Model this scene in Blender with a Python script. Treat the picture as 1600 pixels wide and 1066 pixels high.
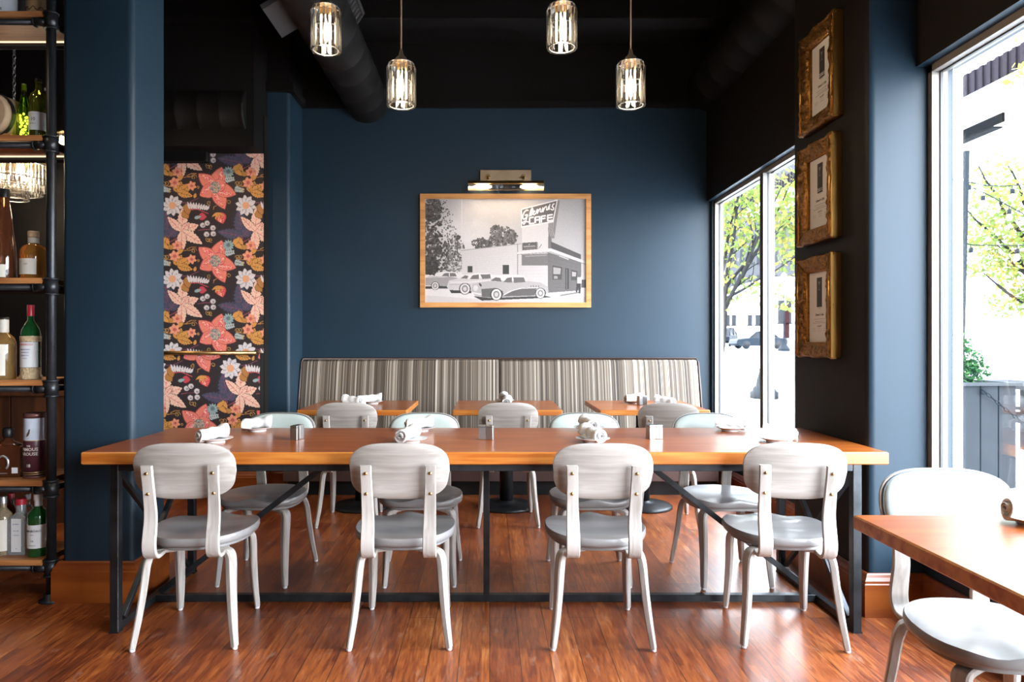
import bpy, bmesh, math, random
import numpy as np
from mathutils import Vector, Matrix, noise as mnoise
R = math.radians
PI = math.pi
random.seed(7)
for o in list(bpy.data.objects): bpy.data.objects.remove(o)
SC = bpy.context.scene
COL = SC.collection

# ---------------------------------------------------------------- camera
F = 1067.0; VX = 765.0; VY = 533.0; CH = 1.226      # focal length in px, vanishing point, eye height
cam_d = bpy.data.cameras.new('camera'); cam = bpy.data.objects.new('camera', cam_d); COL.objects.link(cam)
cam.location = (0, 0, CH); cam.rotation_euler = (R(90), 0, 0)
cam_d.sensor_width = 36; cam_d.lens = 36*F/1600
cam_d.shift_x = (800-VX)/1600; cam_d.shift_y = (VY-533)/1600
cam_d.clip_end = 400; cam_d.clip_start = 0.05
SC.camera = cam
def P(x, y, Y):
    "the point at depth Y seen at photo pixel x, y"
    return ((x-VX)*Y/F, Y, CH-(y-VY)*Y/F)

# ---------------------------------------------------------------- view, world
SC.view_settings.view_transform = 'Standard'; SC.view_settings.look = 'None'
SC.view_settings.exposure = 0.3; SC.view_settings.gamma = 1.0; SC.view_settings.use_curve_mapping = False
try:
    SC.cycles.use_denoising = True
    SC.cycles.max_bounces = 10; SC.cycles.diffuse_bounces = 4; SC.cycles.glossy_bounces = 4
    SC.cycles.transmission_bounces = 8; SC.cycles.transparent_max_bounces = 24
    SC.cycles.sample_clamp_indirect = 6.0
    SC.cycles.caustics_refractive = False; SC.cycles.caustics_reflective = False
except Exception: pass
W = bpy.data.worlds.new('overcast_sky'); SC.world = W; W.use_nodes = True
wn = W.node_tree; wbg = wn.nodes['Background']
wtc = wn.nodes.new('ShaderNodeTexCoord'); wsep = wn.nodes.new('ShaderNodeSeparateXYZ')
wramp = wn.nodes.new('ShaderNodeValToRGB')
wn.links.new(wtc.outputs['Generated'], wsep.inputs[0]); wn.links.new(wsep.outputs['Z'], wramp.inputs[0])
wramp.color_ramp.elements[0].position = 0.0; wramp.color_ramp.elements[0].color = (.90, .95, 1.0, 1)
wramp.color_ramp.elements[1].position = 0.6; wramp.color_ramp.elements[1].color = (.74, .86, 1.0, 1)
wn.links.new(wramp.outputs[0], wbg.inputs[0]); wbg.inputs[1].default_value = 31.0

def light(name, kind, loc, energy, color=(1, 1, 1), size=.1, size_y=None, rot=(0, 0, 0), portal=False, spot=None):
    d = bpy.data.lights.new(name, kind); o = bpy.data.objects.new(name, d); COL.objects.link(o)
    o.location = loc; o.rotation_euler = rot
    d.energy = energy; d.color = color
    if kind == 'AREA':
        d.size = size
        if size_y: d.shape = 'RECTANGLE'; d.size_y = size_y
        if portal: d.cycles.is_portal = True
    elif kind == 'SPOT':
        d.shadow_soft_size = size; d.spot_size = spot; d.spot_blend = .8
    else: d.shadow_soft_size = size
    return o
# daylight: sky through the side windows (portals); added area fill behind the camera
light('window_portal_rear', 'AREA', (2.0, 4.9, 1.45), 1, size=2.1, size_y=2.15, rot=(0, R(90), 0), portal=True)
light('window_portal_front', 'AREA', (2.0, 1.1, 1.45), 1, size=2.1, size_y=4.0, rot=(0, R(90), 0), portal=True)
light('front_daylight_fill', 'AREA', (-.4, -3.75, 1.7), 16, (.97, .98, 1.0), 4.6, 2.3, (R(90), 0, 0))
# added unseen fill spots; lamp over the aisle by the papered wall
for x, y, e in ((-2.0, .8, 28), (.2, .8, 28), (-3.1, 2.6, 16)):
    light('fill_spot', 'SPOT', (x, y, 3.62), e*2, (1.0, .80, .58), .06, rot=(0, 0, 0), spot=R(110))
light('aisle_lamp', 'SPOT', (-2.35, 4.1, 3.6), 55, (1.0, .74, .48), .08, rot=(R(28), 0, R(-6)), spot=R(70))

# ---------------------------------------------------------------- materials
def sl(c): return tuple(((v/12.92) if v <= .04045 else ((v+.055)/1.055)**2.4) for v in c)
def hx(s): return sl(tuple(int(s[i:i+2], 16)/255 for i in (0, 2, 4)))
MATS = {}
def new_mat(name):
    m = bpy.data.materials.new(name); m.use_nodes = True
    b = m.node_tree.nodes['Principled BSDF']; MATS[name] = m
    return m, m.node_tree, b
def plain(name, col, rough=.5, metal=0, spec=None, noise=0.0, nscale=8, coat=0, emit=None, estr=0, bump=0, trans=0, sheen=0):
    m, nt, b = new_mat(name)
    b.inputs['Base Color'].default_value = (*col, 1); b.inputs['Roughness'].default_value = rough
    b.inputs['Metallic'].default_value = metal
    if spec is not None: b.inputs['Specular IOR Level'].default_value = spec
    if coat: b.inputs['Coat Weight'].default_value = coat; b.inputs['Coat Roughness'].default_value = .08
    if sheen: b.inputs['Sheen Weight'].default_value = sheen
    if trans: b.inputs['Transmission Weight'].default_value = trans
    if emit: b.inputs['Emission Color'].default_value = (*emit, 1); b.inputs['Emission Strength'].default_value = estr
    tc = nt.nodes.new('ShaderNodeTexCoord'); n = nt.nodes.new('ShaderNodeTexNoise')
    n.inputs['Scale'].default_value = nscale; n.inputs['Detail'].default_value = 5
    nt.links.new(tc.outputs['Object'], n.inputs['Vector'])
    mr = nt.nodes.new('ShaderNodeMapRange'); nt.links.new(n.outputs['Fac'], mr.inputs[0])
    mr.inputs[1].default_value = .3; mr.inputs[2].default_value = .7
    mr.inputs[3].default_value = 1-noise; mr.inputs[4].default_value = 1+noise
    mx = nt.nodes.new('ShaderNodeVectorMath'); mx.operation = 'SCALE'
    mx.inputs[0].default_value = col; nt.links.new(mr.outputs[0], mx.inputs['Scale'])
    nt.links.new(mx.outputs[0], b.inputs['Base Color'])
    if bump:
        bp = nt.nodes.new('ShaderNodeBump'); bp.inputs['Strength'].default_value = bump; bp.inputs['Distance'].default_value = .01
        nt.links.new(n.outputs['Fac'], bp.inputs['Height']); nt.links.new(bp.outputs[0], b.inputs['Normal'])
    return m
def wood(name, c1, c2, axis=0, scale=1.0, rough=.35, streak=26, coat=0, dark=.0, bump=.06, rings=True):
    "grain runs along the given axis"
    m, nt, b = new_mat(name); N = nt.nodes.new; L = nt.links.new
    tc = N('ShaderNodeTexCoord'); mp = N('ShaderNodeMapping'); L(tc.outputs['Object'], mp.inputs[0])
    s = [streak*scale]*3; s[axis] = 1.4*scale; mp.inputs['Scale'].default_value = s
    n1 = N('ShaderNodeTexNoise'); n1.inputs['Scale'].default_value = 1.6; n1.inputs['Detail'].default_value = 7; n1.inputs['Distortion'].default_value = .6
    L(mp.outputs[0], n1.inputs[0])
    mp2 = N('ShaderNodeMapping'); L(tc.outputs['Object'], mp2.inputs[0])
    s2 = [5*scale]*3; s2[axis] = .9*scale; mp2.inputs['Scale'].default_value = s2
    n2 = N('ShaderNodeTexNoise'); n2.inputs['Scale'].default_value = 1.5; n2.inputs['Detail'].default_value = 2
    L(mp2.outputs[0], n2.inputs[0])
    ml = N('ShaderNodeMath'); ml.operation = 'MULTIPLY'; L(n2.outputs['Fac'], ml.inputs[0]); ml.inputs[1].default_value = 22 if rings else 6
    sn = N('ShaderNodeMath'); sn.operation = 'SINE'; L(ml.outputs[0], sn.inputs[0])
    ad = N('ShaderNodeMath'); ad.operation = 'MULTIPLY_ADD'; L(sn.outputs[0], ad.inputs[0]); ad.inputs[1].default_value = .13; L(n1.outputs['Fac'], ad.inputs[2])
    rp = N('ShaderNodeValToRGB'); L(ad.outputs[0], rp.inputs[0])
    rp.color_ramp.elements[0].position = .30; rp.color_ramp.elements[0].color = (*c1, 1)
    rp.color_ramp.elements[1].position = .68; rp.color_ramp.elements[1].color = (*c2, 1)
    L(rp.outputs[0], b.inputs['Base Color']); b.inputs['Roughness'].default_value = rough
    if coat: b.inputs['Coat Weight'].default_value = coat; b.inputs['Coat Roughness'].default_value = .12
    bp = N('ShaderNodeBump'); bp.inputs['Strength'].default_value = bump; bp.inputs['Distance'].default_value = .003
    L(n1.outputs['Fac'], bp.inputs['Height']); L(bp.outputs[0], b.inputs['Normal'])
    return m
def clear_glass(name, tint=(1, 1, 1), gloss=.06, rough=.02, fres=.6):
    m = bpy.data.materials.new(name); m.use_nodes = True; nt = m.node_tree; nt.nodes.clear(); N = nt.nodes.new
    out = N('ShaderNodeOutputMaterial'); mix = N('ShaderNodeMixShader'); tr = N('ShaderNodeBsdfTransparent'); gl = N('ShaderNodeBsdfGlossy')
    tr.inputs[0].default_value = (*tint, 1); gl.inputs['Roughness'].default_value = rough
    lw = N('ShaderNodeLayerWeight'); lw.inputs['Blend'].default_value = .25
    ma = N('ShaderNodeMath'); ma.operation = 'MULTIPLY_ADD'; nt.links.new(lw.outputs['Fresnel'], ma.inputs[0]); ma.inputs[1].default_value = fres; ma.inputs[2].default_value = gloss
    ma.use_clamp = True
    nt.links.new(ma.outputs[0], mix.inputs[0]); nt.links.new(tr.outputs[0], mix.inputs[1]); nt.links.new(gl.outputs[0], mix.inputs[2])
    nt.links.new(mix.outputs[0], out.inputs[0]); MATS[name] = m
    return m
def emitter(name, col, s):
    m = bpy.data.materials.new(name); m.use_nodes = True; nt = m.node_tree; nt.nodes.clear()
    e = nt.nodes.new('ShaderNodeEmission'); e.inputs[0].default_value = (*col, 1); e.inputs[1].default_value = s
    out = nt.nodes.new('ShaderNodeOutputMaterial'); nt.links.new(e.outputs[0], out.inputs[0]); MATS[name] = m
    return m

BLUE = plain('blue_paint', (.0106, .0250, .0395), .47, noise=.03, nscale=3, spec=.26)
BLACKP = plain('black_paint', (.0045, .0038, .0036), .7, noise=.1, spec=.15)
CHARCOAL = plain('charcoal_paint', (.011, .0092, .0083), .55, noise=.04, spec=.12)
STEEL = plain('dark_raw_steel', (.035, .038, .042), .38, metal=.75, noise=.35, nscale=14)
PIPE = plain('black_iron_pipe', (.018, .02, .024), .38, metal=.5, noise=.25, nscale=30)
BRASS = plain('aged_brass', (.55, .36, .14), .28, metal=1, noise=.2, nscale=30)
BRASSP = plain('pale_brass_plate', (.42, .33, .24), .38, metal=1, noise=.12)
CHROME = plain('brushed_steel', (.40, .40, .40), .3, metal=1, noise=.06, nscale=50)
ALU = plain('champagne_aluminium', (.20, .18, .16), .42, metal=.25, noise=.05)
MULL = plain('grey_aluminium', (.16, .155, .15), .4, metal=.4, noise=.05)
GASKET = plain('black_gasket', (.02, .02, .022), .5)
PLY = wood('greige_plywood', hx('89827b'), hx('a7a09a'), axis=0, scale=.9, rough=.42, streak=34, bump=.03)
PLYV = wood('greige_plywood_upright', hx('8b847d'), hx('aea7a1'), axis=2, scale=1, rough=.42, streak=30, bump=.03, rings=False)
SEATM = wood('grey_stained_seat', hx('726f6e'), hx('807d7c'), axis=0, scale=.8, rough=.33, streak=14, bump=.02, coat=.15)
PAD = plain('pale_sage_vinyl', hx('a6b1ad'), .42, noise=.05, nscale=9, bump=.06)
PIPING = plain('dark_welt', hx('454a4b'), .5)
GLIDE = plain('white_plastic_glide', (.62, .62, .62), .4)
OAKT = wood('stained_oak_top', hx('7c3b13'), hx('985420'), axis=0, scale=1, rough=.28, streak=30, coat=.12, bump=.03)
OAKE = wood('stained_oak_edge', hx('9c5219'), hx('c07c36'), axis=0, scale=1.1, rough=.34, streak=24, bump=.06)
SHELFW = wood('shelf_board', hx('85502c'), hx('b57c4a'), axis=0, scale=1.2, rough=.45, streak=20)
BASEW = wood('baseboard_wood', hx('6e3110'), hx('854418'), axis=0, scale=.8, rough=.35, streak=12, bump=.02)
FRAMEW = wood('picture_frame_wood', hx('a8703a'), hx('c48a4e'), axis=0, scale=1.5, rough=.45, streak=16)
WAINS = wood('dark_panelling', hx('3a2115'), hx('53301c'), axis=2, scale=1, rough=.45, streak=10)
CERAM = plain('white_glazed_china', (.74, .74, .74), .12, coat=.5)
NAPKIN = plain('white_cotton_napkin', (.60, .59, .58), .85, bump=.35, nscale=60)
WHITEP = plain('white_paper', (.62, .60, .58), .6)
INK = plain('dark_ink', (.03, .025, .025), .6)
INKG = plain('grey_ink', (.22, .20, .19), .6)
BLACKM = plain('black_matte_metal', (.012, .012, .013), .4, metal=.3)
CORD = plain('brown_cord', (.10, .055, .03), .6)
GLASS = clear_glass('window_glass', gloss=.015, fres=.2)
FGLASS = clear_glass('picture_glass', gloss=.03)
BULB = emitter('warm_lamp', (1.0, .82, .58), 90)
BULBP = emitter('picture_lamp', (1.0, .84, .60), 22)
TUBE = emitter('warm_tube', (1.0, .84, .60), 12)
m, nt, b = new_mat('crystal'); b.inputs['Base Color'].default_value = (1, .97, .93, 1); b.inputs['Transmission Weight'].default_value = 1
b.inputs['Roughness'].default_value = .10; b.inputs['IOR'].default_value = 1.5
CRYSTAL = m
def liquid(name, col, rough=.06):
    m, nt, b = new_mat(name); b.inputs['Base Color'].default_value = (*col, 1)
    b.inputs['Transmission Weight'].default_value = .75; b.inputs['Roughness'].default_value = rough; b.inputs['IOR'].default_value = 1.35
    b.inputs['Coat Weight'].default_value = .6
    return m

# floor: strip oak boards that run towards the back wall
m, nt, b = new_mat('worn_oak_floor'); N = nt.nodes.new; L = nt.links.new
tc = N('ShaderNodeTexCoord'); sp = N('ShaderNodeSeparateXYZ'); L(tc.outputs['Object'], sp.inputs[0])
cb = N('ShaderNodeCombineXYZ'); L(sp.outputs['Y'], cb.inputs[0]); L(sp.outputs['X'], cb.inputs[1])
br = N('ShaderNodeTexBrick'); L(cb.outputs[0], br.inputs['Vector'])
br.inputs['Scale'].default_value = 1; br.inputs['Brick Width'].default_value = 1.15; br.inputs['Row Height'].default_value = .118
br.inputs['Mortar Size'].default_value = .0016; br.inputs['Mortar Smooth'].default_value = .3; br.offset = .37; br.offset_frequency = 3
br.inputs['Color1'].default_value = (.0, .0, .0, 1); br.inputs['Color2'].default_value = (1, 1, 1, 1); br.inputs['Mortar'].default_value = (.5, .5, .5, 1)
br2 = N('ShaderNodeTexBrick'); L(cb.outputs[0], br2.inputs['Vector'])
br2.inputs['Scale'].default_value = 1; br2.inputs['Brick Width'].default_value = .34; br2.inputs['Row Height'].default_value = .0295
br2.inputs['Mortar Size'].default_value = .0003; br2.offset = .41; br2.offset_frequency = 3
br2.inputs['Color1'].default_value = (.0, .0, .0, 1); br2.inputs['Color2'].default_value = (1, 1, 1, 1); br2.inputs['Mortar'].default_value = (.4, .4, .4, 1)
mp = N('ShaderNodeMapping'); L(tc.outputs['Object'], mp.inputs[0]); mp.inputs['Scale'].default_value = (40, 4.2, 1)
gn = N('ShaderNodeTexNoise'); gn.inputs['Scale'].default_value = 2.2; gn.inputs['Detail'].default_value = 9; gn.inputs['Roughness'].default_value = .56; gn.inputs['Distortion'].default_value = .5; L(mp.outputs[0], gn.inputs[0])
pn = N('ShaderNodeTexNoise'); pn.inputs['Scale'].default_value = 2.3; pn.inputs['Detail'].default_value = 4; L(tc.outputs['Object'], pn.inputs[0])
def mth(op, a, b_, c=None, clamp=False):
    n = N('ShaderNodeMath'); n.operation = op; n.use_clamp = clamp
    for i, v in enumerate((a, b_, c)):
        if v is None: continue
        if isinstance(v, (int, float)): n.inputs[i].default_value = v
        else: L(v, n.inputs[i])
    return n.outputs[0]
v = mth('MULTIPLY', br.outputs['Color'], .22)
v = mth('MULTIPLY_ADD', br2.outputs['Color'], .16, v)
v = mth('MULTIPLY_ADD', gn.outputs['Fac'], 1.0, v)
v = mth('MULTIPLY_ADD', pn.outputs['Fac'], .5, v)
v = mth('SUBTRACT', v, .52)
rp = N('ShaderNodeValToRGB'); L(v, rp.inputs[0]); e = rp.color_ramp.elements
e[0].position = .12; e[0].color = (*hx('43190a'), 1); e[1].position = .92; e[1].color = (*hx('c48a55'), 1)
x = e.new(.36); x.color = (*hx('6e3214'), 1)
x = e.new(.60); x.color = (*hx('955022'), 1)
mxw = N('ShaderNodeMix'); mxw.data_type = 'RGBA'; L(br.outputs['Fac'], mxw.inputs['Factor']); L(rp.outputs[0], mxw.inputs[6]); mxw.inputs[7].default_value = (*hx('22110a'), 1)
# worn, greyed scuffs
sn_ = N('ShaderNodeTexNoise'); sn_.inputs['Scale'].default_value = 9; sn_.inputs['Detail'].default_value = 8; sn_.inputs['Roughness'].default_value = .7
mps = N('ShaderNodeMapping'); L(tc.outputs['Object'], mps.inputs[0]); mps.inputs['Scale'].default_value = (1.6, .6, 1); L(mps.outputs[0], sn_.inputs[0])
sc1 = mth('SUBTRACT', sn_.outputs['Fac'], .585); sc1 = mth('MULTIPLY', sc1, 6, clamp=True)
mxs = N('ShaderNodeMix'); mxs.data_type = 'RGBA'; L(mth('MULTIPLY', sc1, .55), mxs.inputs['Factor']); L(mxw.outputs[2], mxs.inputs[6]); mxs.inputs[7].default_value = (*hx('a58b78'), 1)
L(mxs.outputs[2], b.inputs['Base Color'])
L(mth('MULTIPLY_ADD', gn.outputs['Fac'], .30, .20), b.inputs['Roughness'])
b.inputs['Coat Weight'].default_value = .4; b.inputs['Coat Roughness'].default_value = .28
bp = N('ShaderNodeBump'); bp.inputs['Strength'].default_value = .22; bp.inputs['Distance'].default_value = .003
L(mth('SUBTRACT', mth('MULTIPLY', gn.outputs['Fac'], .5), br.outputs['Fac']), bp.inputs['Height']); L(bp.outputs[0], b.inputs['Normal'])
FLOORM = m

# banquette stripes: irregular vertical stripes in taupe, grey and cream
m, nt, b = new_mat('striped_fabric'); N = nt.nodes.new; L = nt.links.new
tc = N('ShaderNodeTexCoord'); sp = N('ShaderNodeSeparateXYZ'); L(tc.outputs['Object'], sp.inputs[0])
def band(scale, seed):
    n = N('ShaderNodeTexWhiteNoise'); n.noise_dimensions = '2D'
    f = mth('FLOOR', mth('MULTIPLY', sp.outputs['X'], scale), 0); cc = N('ShaderNodeCombineXYZ'); L(f, cc.inputs[0]); cc.inputs[1].default_value = seed
    L(cc.outputs[0], n.inputs['Vector']); return n.outputs['Value']
rp = N('ShaderNodeValToRGB'); L(mth('MULTIPLY_ADD', band(178, 3.1), .62, mth('MULTIPLY', band(60, 1.7), .38)), rp.inputs[0]); rp.color_ramp.interpolation = 'CONSTANT'
cols = [(0, '352a20'), (.22, '463a2e'), (.38, '5b4f43'), (.52, '6d6154'), (.62, '2f261e'), (.72, '8b8073'), (.86, 'a59a8c')]
rp.color_ramp.elements[0].color = (*hx(cols[0][1]), 1); rp.color_ramp.elements[1].position = cols[1][0]; rp.color_ramp.elements[1].color = (*hx(cols[1][1]), 1)
for p_, c_ in cols[2:]:
    el = rp.color_ramp.elements.new(p_); el.color = (*hx(c_), 1)
L(rp.outputs[0], b.inputs['Base Color']); b.inputs['Roughness'].default_value = .75
STRIPE = m
# colour attribute material for painted / printed surfaces
def attr_mat(name, rough=.6, gain=1.0):
    m, nt, b = new_mat(name); a = nt.nodes.new('ShaderNodeVertexColor'); a.layer_name = 'art'
    nt.links.new(a.outputs[0], b.inputs['Base Color']); b.inputs['Roughness'].default_value = rough
    return m

# ---------------------------------------------------------------- mesh builder
class MB:
    def __init__(s): s.v = []; s.f = []; s.m = []; s.sm = []
    def add(s, vs, fs, mi=0, smooth=False, mat=None):
        o = len(s.v)
        if mat is not None: vs = [tuple(mat @ Vector(p)) for p in vs]
        s.v += [tuple(p) for p in vs]
        for f in fs: s.f.append(tuple(i+o for i in f)); s.m.append(mi); s.sm.append(smooth)
        return s
    def box(s, x0, x1, y0, y1, z0, z1, mi=0, mat=None):
        vs = [(x, y, z) for z in (z0, z1) for y in (y0, y1) for x in (x0, x1)]
        return s.add(vs, [(0, 2, 3, 1), (4, 5, 7, 6), (0, 1, 5, 4), (2, 6, 7, 3), (0, 4, 6, 2), (1, 3, 7, 5)], mi, False, mat)
    def cbox(s, c, d, rot=None, mi=0, ch=0):
        M_ = Matrix.Translation(Vector(c)) @ (rot.to_4x4() if rot is not None else Matrix.Identity(4))
        hx_, hy, hz = d[0]/2, d[1]/2, d[2]/2
        if not ch: return s.box(-hx_, hx_, -hy, hy, -hz, hz, mi, M_)
        # chamfered on the vertical edges and top/bottom rims
        def ring(z, i): 
            a, b_ = hx_-i, hy-i; c_ = ch
            return [(a-c_, -b_, z), (a, -b_+c_, z), (a, b_-c_, z), (a-c_, b_, z), (-a+c_, b_, z), (-a, b_-c_, z), (-a, -b_+c_, z), (-a+c_, -b_, z)]
        rings = [ring(-hz, ch), ring(-hz+ch, 0), ring(hz-ch, 0), ring(hz, ch)]
        return s.loft(rings, True, True, mi, False, M_)
    def loft(s, rings, cap0=True, cap1=True, mi=0, smooth=True, mat=None, closed=True):
        n = len(rings[0]); vs = [p for r in rings for p in r]; fs = []
        for i in range(len(rings)-1):
            for j in range(n if closed else n-1):
                k = (j+1) % n; fs.append((i*n+j, i*n+k, (i+1)*n+k, (i+1)*n+j))
        o = len(s.v); s.add(vs, fs, mi, smooth, mat)
        if cap0: s.f.append(tuple(o+j for j in reversed(range(n)))); s.m.append(mi); s.sm.append(False)
        if cap1: s.f.append(tuple(o+(len(rings)-1)*n+j for j in range(n))); s.m.append(mi); s.sm.append(False)
        return s
    def tube(s, path, r, n=12, mi=0, cap=True, smooth=True):
        path = [Vector(p) for p in path]; rings = []; prev = None
        rr = r if hasattr(r, '__len__') else [r]*len(path)
        for i, p in enumerate(path):
            t = (path[min(i+1, len(path)-1)]-path[max(i-1, 0)]).normalized()
            if prev is None:
                a = Vector((0, 0, 1)) if abs(t.z) < .9 else Vector((1, 0, 0)); u = t.cross(a).normalized()
            else: u = (prev-t*prev.dot(t)).normalized()
            prev = u; w = t.cross(u)
            rings.append([tuple(p+rr[i]*(u*math.cos(2*PI*k/n)+w*math.sin(2*PI*k/n))) for k in range(n)])
        return s.loft(rings, cap, cap, mi, smooth)
    def lathe(s, prof, c=(0, 0, 0), n=24, mi=0, smooth=True, axis='z', cap=True):
        rings = []
        for r, z in prof:
            if axis == 'z': rings.append([(c[0]+r*math.cos(2*PI*k/n), c[1]+r*math.sin(2*PI*k/n), c[2]+z) for k in range(n)])
            elif axis == 'y': rings.append([(c[0]+r*math.cos(2*PI*k/n), c[1]+z, c[2]-r*math.sin(2*PI*k/n)) for k in range(n)])
            else: rings.append([(c[0]+z, c[1]+r*math.cos(2*PI*k/n), c[2]+r*math.sin(2*PI*k/n)) for k in range(n)])
        return s.loft(rings, cap, cap, mi, smooth)
    def prism(s, out, axis, a0, a1, mi=0, smooth=False):
        "outline (u, v) pushed along an axis: x -> (a,u,v), y -> (u,a,v), z -> (u,v,a)"
        def q(u, v, a): return (a, u, v) if axis == 'x' else ((u, a, v) if axis == 'y' else (u, v, a))
        return s.loft([[q(u, v, a0) for u, v in out], [q(u, v, a1) for u, v in out]], True, True, mi, smooth)
    def sweep(s, path, wax, widths, ths, mi=0, ch=.25, smooth=False):
        "rectangular bar with chamfered edges; wax = width axis"
        path = [Vector(p) for p in path]; rings = []; w = Vector(wax).normalized()
        for i, p in enumerate(path):
            t = (path[min(i+1, len(path)-1)]-path[max(i-1, 0)]).normalized(); n = t.cross(w).normalized()
            W_, T = widths[i]/2, ths[i]/2; c = min(W_, T)*ch
            rings.append([tuple(p+w*a+n*b_) for a, b_ in ((W_-c, -T), (W_, -T+c), (W_, T-c), (W_-c, T), (-W_+c, T), (-W_, T-c), (-W_, -T+c), (-W_+c, -T))])
        return s.loft(rings, True, True, mi, smooth)
    def build(s, name, mats, parent=None, loc=None, sharp=None):
        me = bpy.data.meshes.new(name); me.from_pydata(s.v, [], s.f)
        if not isinstance(mats, (list, tuple)): mats = [mats]
        for m_ in mats: me.materials.append(m_)
        me.polygons.foreach_set('material_index', s.m); me.polygons.foreach_set('use_smooth', s.sm)
        bm = bmesh.new(); bm.from_mesh(me); bmesh.ops.recalc_face_normals(bm, faces=bm.faces); bm.to_mesh(me); bm.free()
        me.update()
        o = bpy.data.objects.new(name, me); COL.objects.link(o)
        if loc: o.location = loc
        if parent is not None: o.parent = parent
        if sharp is not None:
            try: me.set_sharp_from_angle(angle=R(sharp))
            except Exception: pass
        return o
def catmull(pts, m):
    out = []; P_ = [Vector(p) for p in pts]
    for i in range(len(P_)-1):
        p0, p1, p2, p3 = P_[max(i-1, 0)], P_[i], P_[i+1], P_[min(i+2, len(P_)-1)]
        for k in range(m):
            t = k/m; out.append(.5*((2*p1)+(p2-p0)*t+(2*p0-5*p1+4*p2-p3)*t*t+(3*p1-p0-3*p2+p3)*t**3))
    return out+[P_[-1]]
def densify(v, m): return [v[i]+(v[i+1]-v[i])*k/m for i in range(len(v)-1) for k in range(m)]+[v[-1]]
def tag(o, label=None, cat=None, group=None, kind=None):
    if label: o['label'] = label
    if cat: o['category'] = cat
    if group: o['group'] = group
    if kind: o['kind'] = kind
    return o
def thing(name, label, cat, loc=(0, 0, 0), rz=0, group=None):
    o = bpy.data.objects.new(name, None); COL.objects.link(o); o.location = loc; o.rotation_euler = (0, 0, rz); o.empty_display_size = .1
    return tag(o, label, cat, group)
def struct(o): o['kind'] = 'structure'; return o
KIDS = {}
def copy_tree(o, parent=None):
    c = o.copy(); COL.objects.link(c)
    if parent is not None: c.parent = parent
    for ch in list(o.children): copy_tree(ch, c)
    return c
def text_obj(name, s, size, m_, parent=None, loc=(0, 0, 0), rot=(R(90), 0, 0), wrap=None, ext=.0003, bold=0, shear=0, sx=1, align='CENTER', flat_ry=None):
    cu = bpy.data.curves.new(name, 'FONT'); cu.body = s; cu.size = size; cu.align_x = align; cu.align_y = 'CENTER'
    cu.extrude = ext; cu.resolution_u = 2; cu.offset = bold; cu.shear = shear
    t = bpy.data.objects.new(name, cu); COL.objects.link(t)
    dg = bpy.context.evaluated_depsgraph_get(); me = bpy.data.meshes.new_from_object(t.evaluated_get(dg))
    bpy.data.objects.remove(t); bpy.data.curves.remove(cu)
    me.name = name; me.materials.clear(); me.materials.append(m_)
    for v_ in me.vertices:
        v_.co.x *= sx
        if wrap:   # bend round a vertical cylinder that faces -y, text in x/z
            a = v_.co.x/wrap; z = v_.co.y; rr = wrap+v_.co.z+.0006
            v_.co = (rr*math.sin(a), -rr*math.cos(a), z)
    o = bpy.data.objects.new(name, me); COL.objects.link(o)
    if parent is not None: o.parent = parent
    o.location = loc; o.rotation_euler = (0, 0, 0) if wrap else rot
    return o
def sup(n, a, b, e=2.6, fb=None):
    "superellipse outline, n points"
    out = []
    for k in range(n):
        t = 2*PI*k/n; c, s_ = math.cos(t), math.sin(t)
        out.append((a*math.copysign(abs(c)**(2/e), c), b*math.copysign(abs(s_)**(2/e), s_)))
    return out
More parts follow.
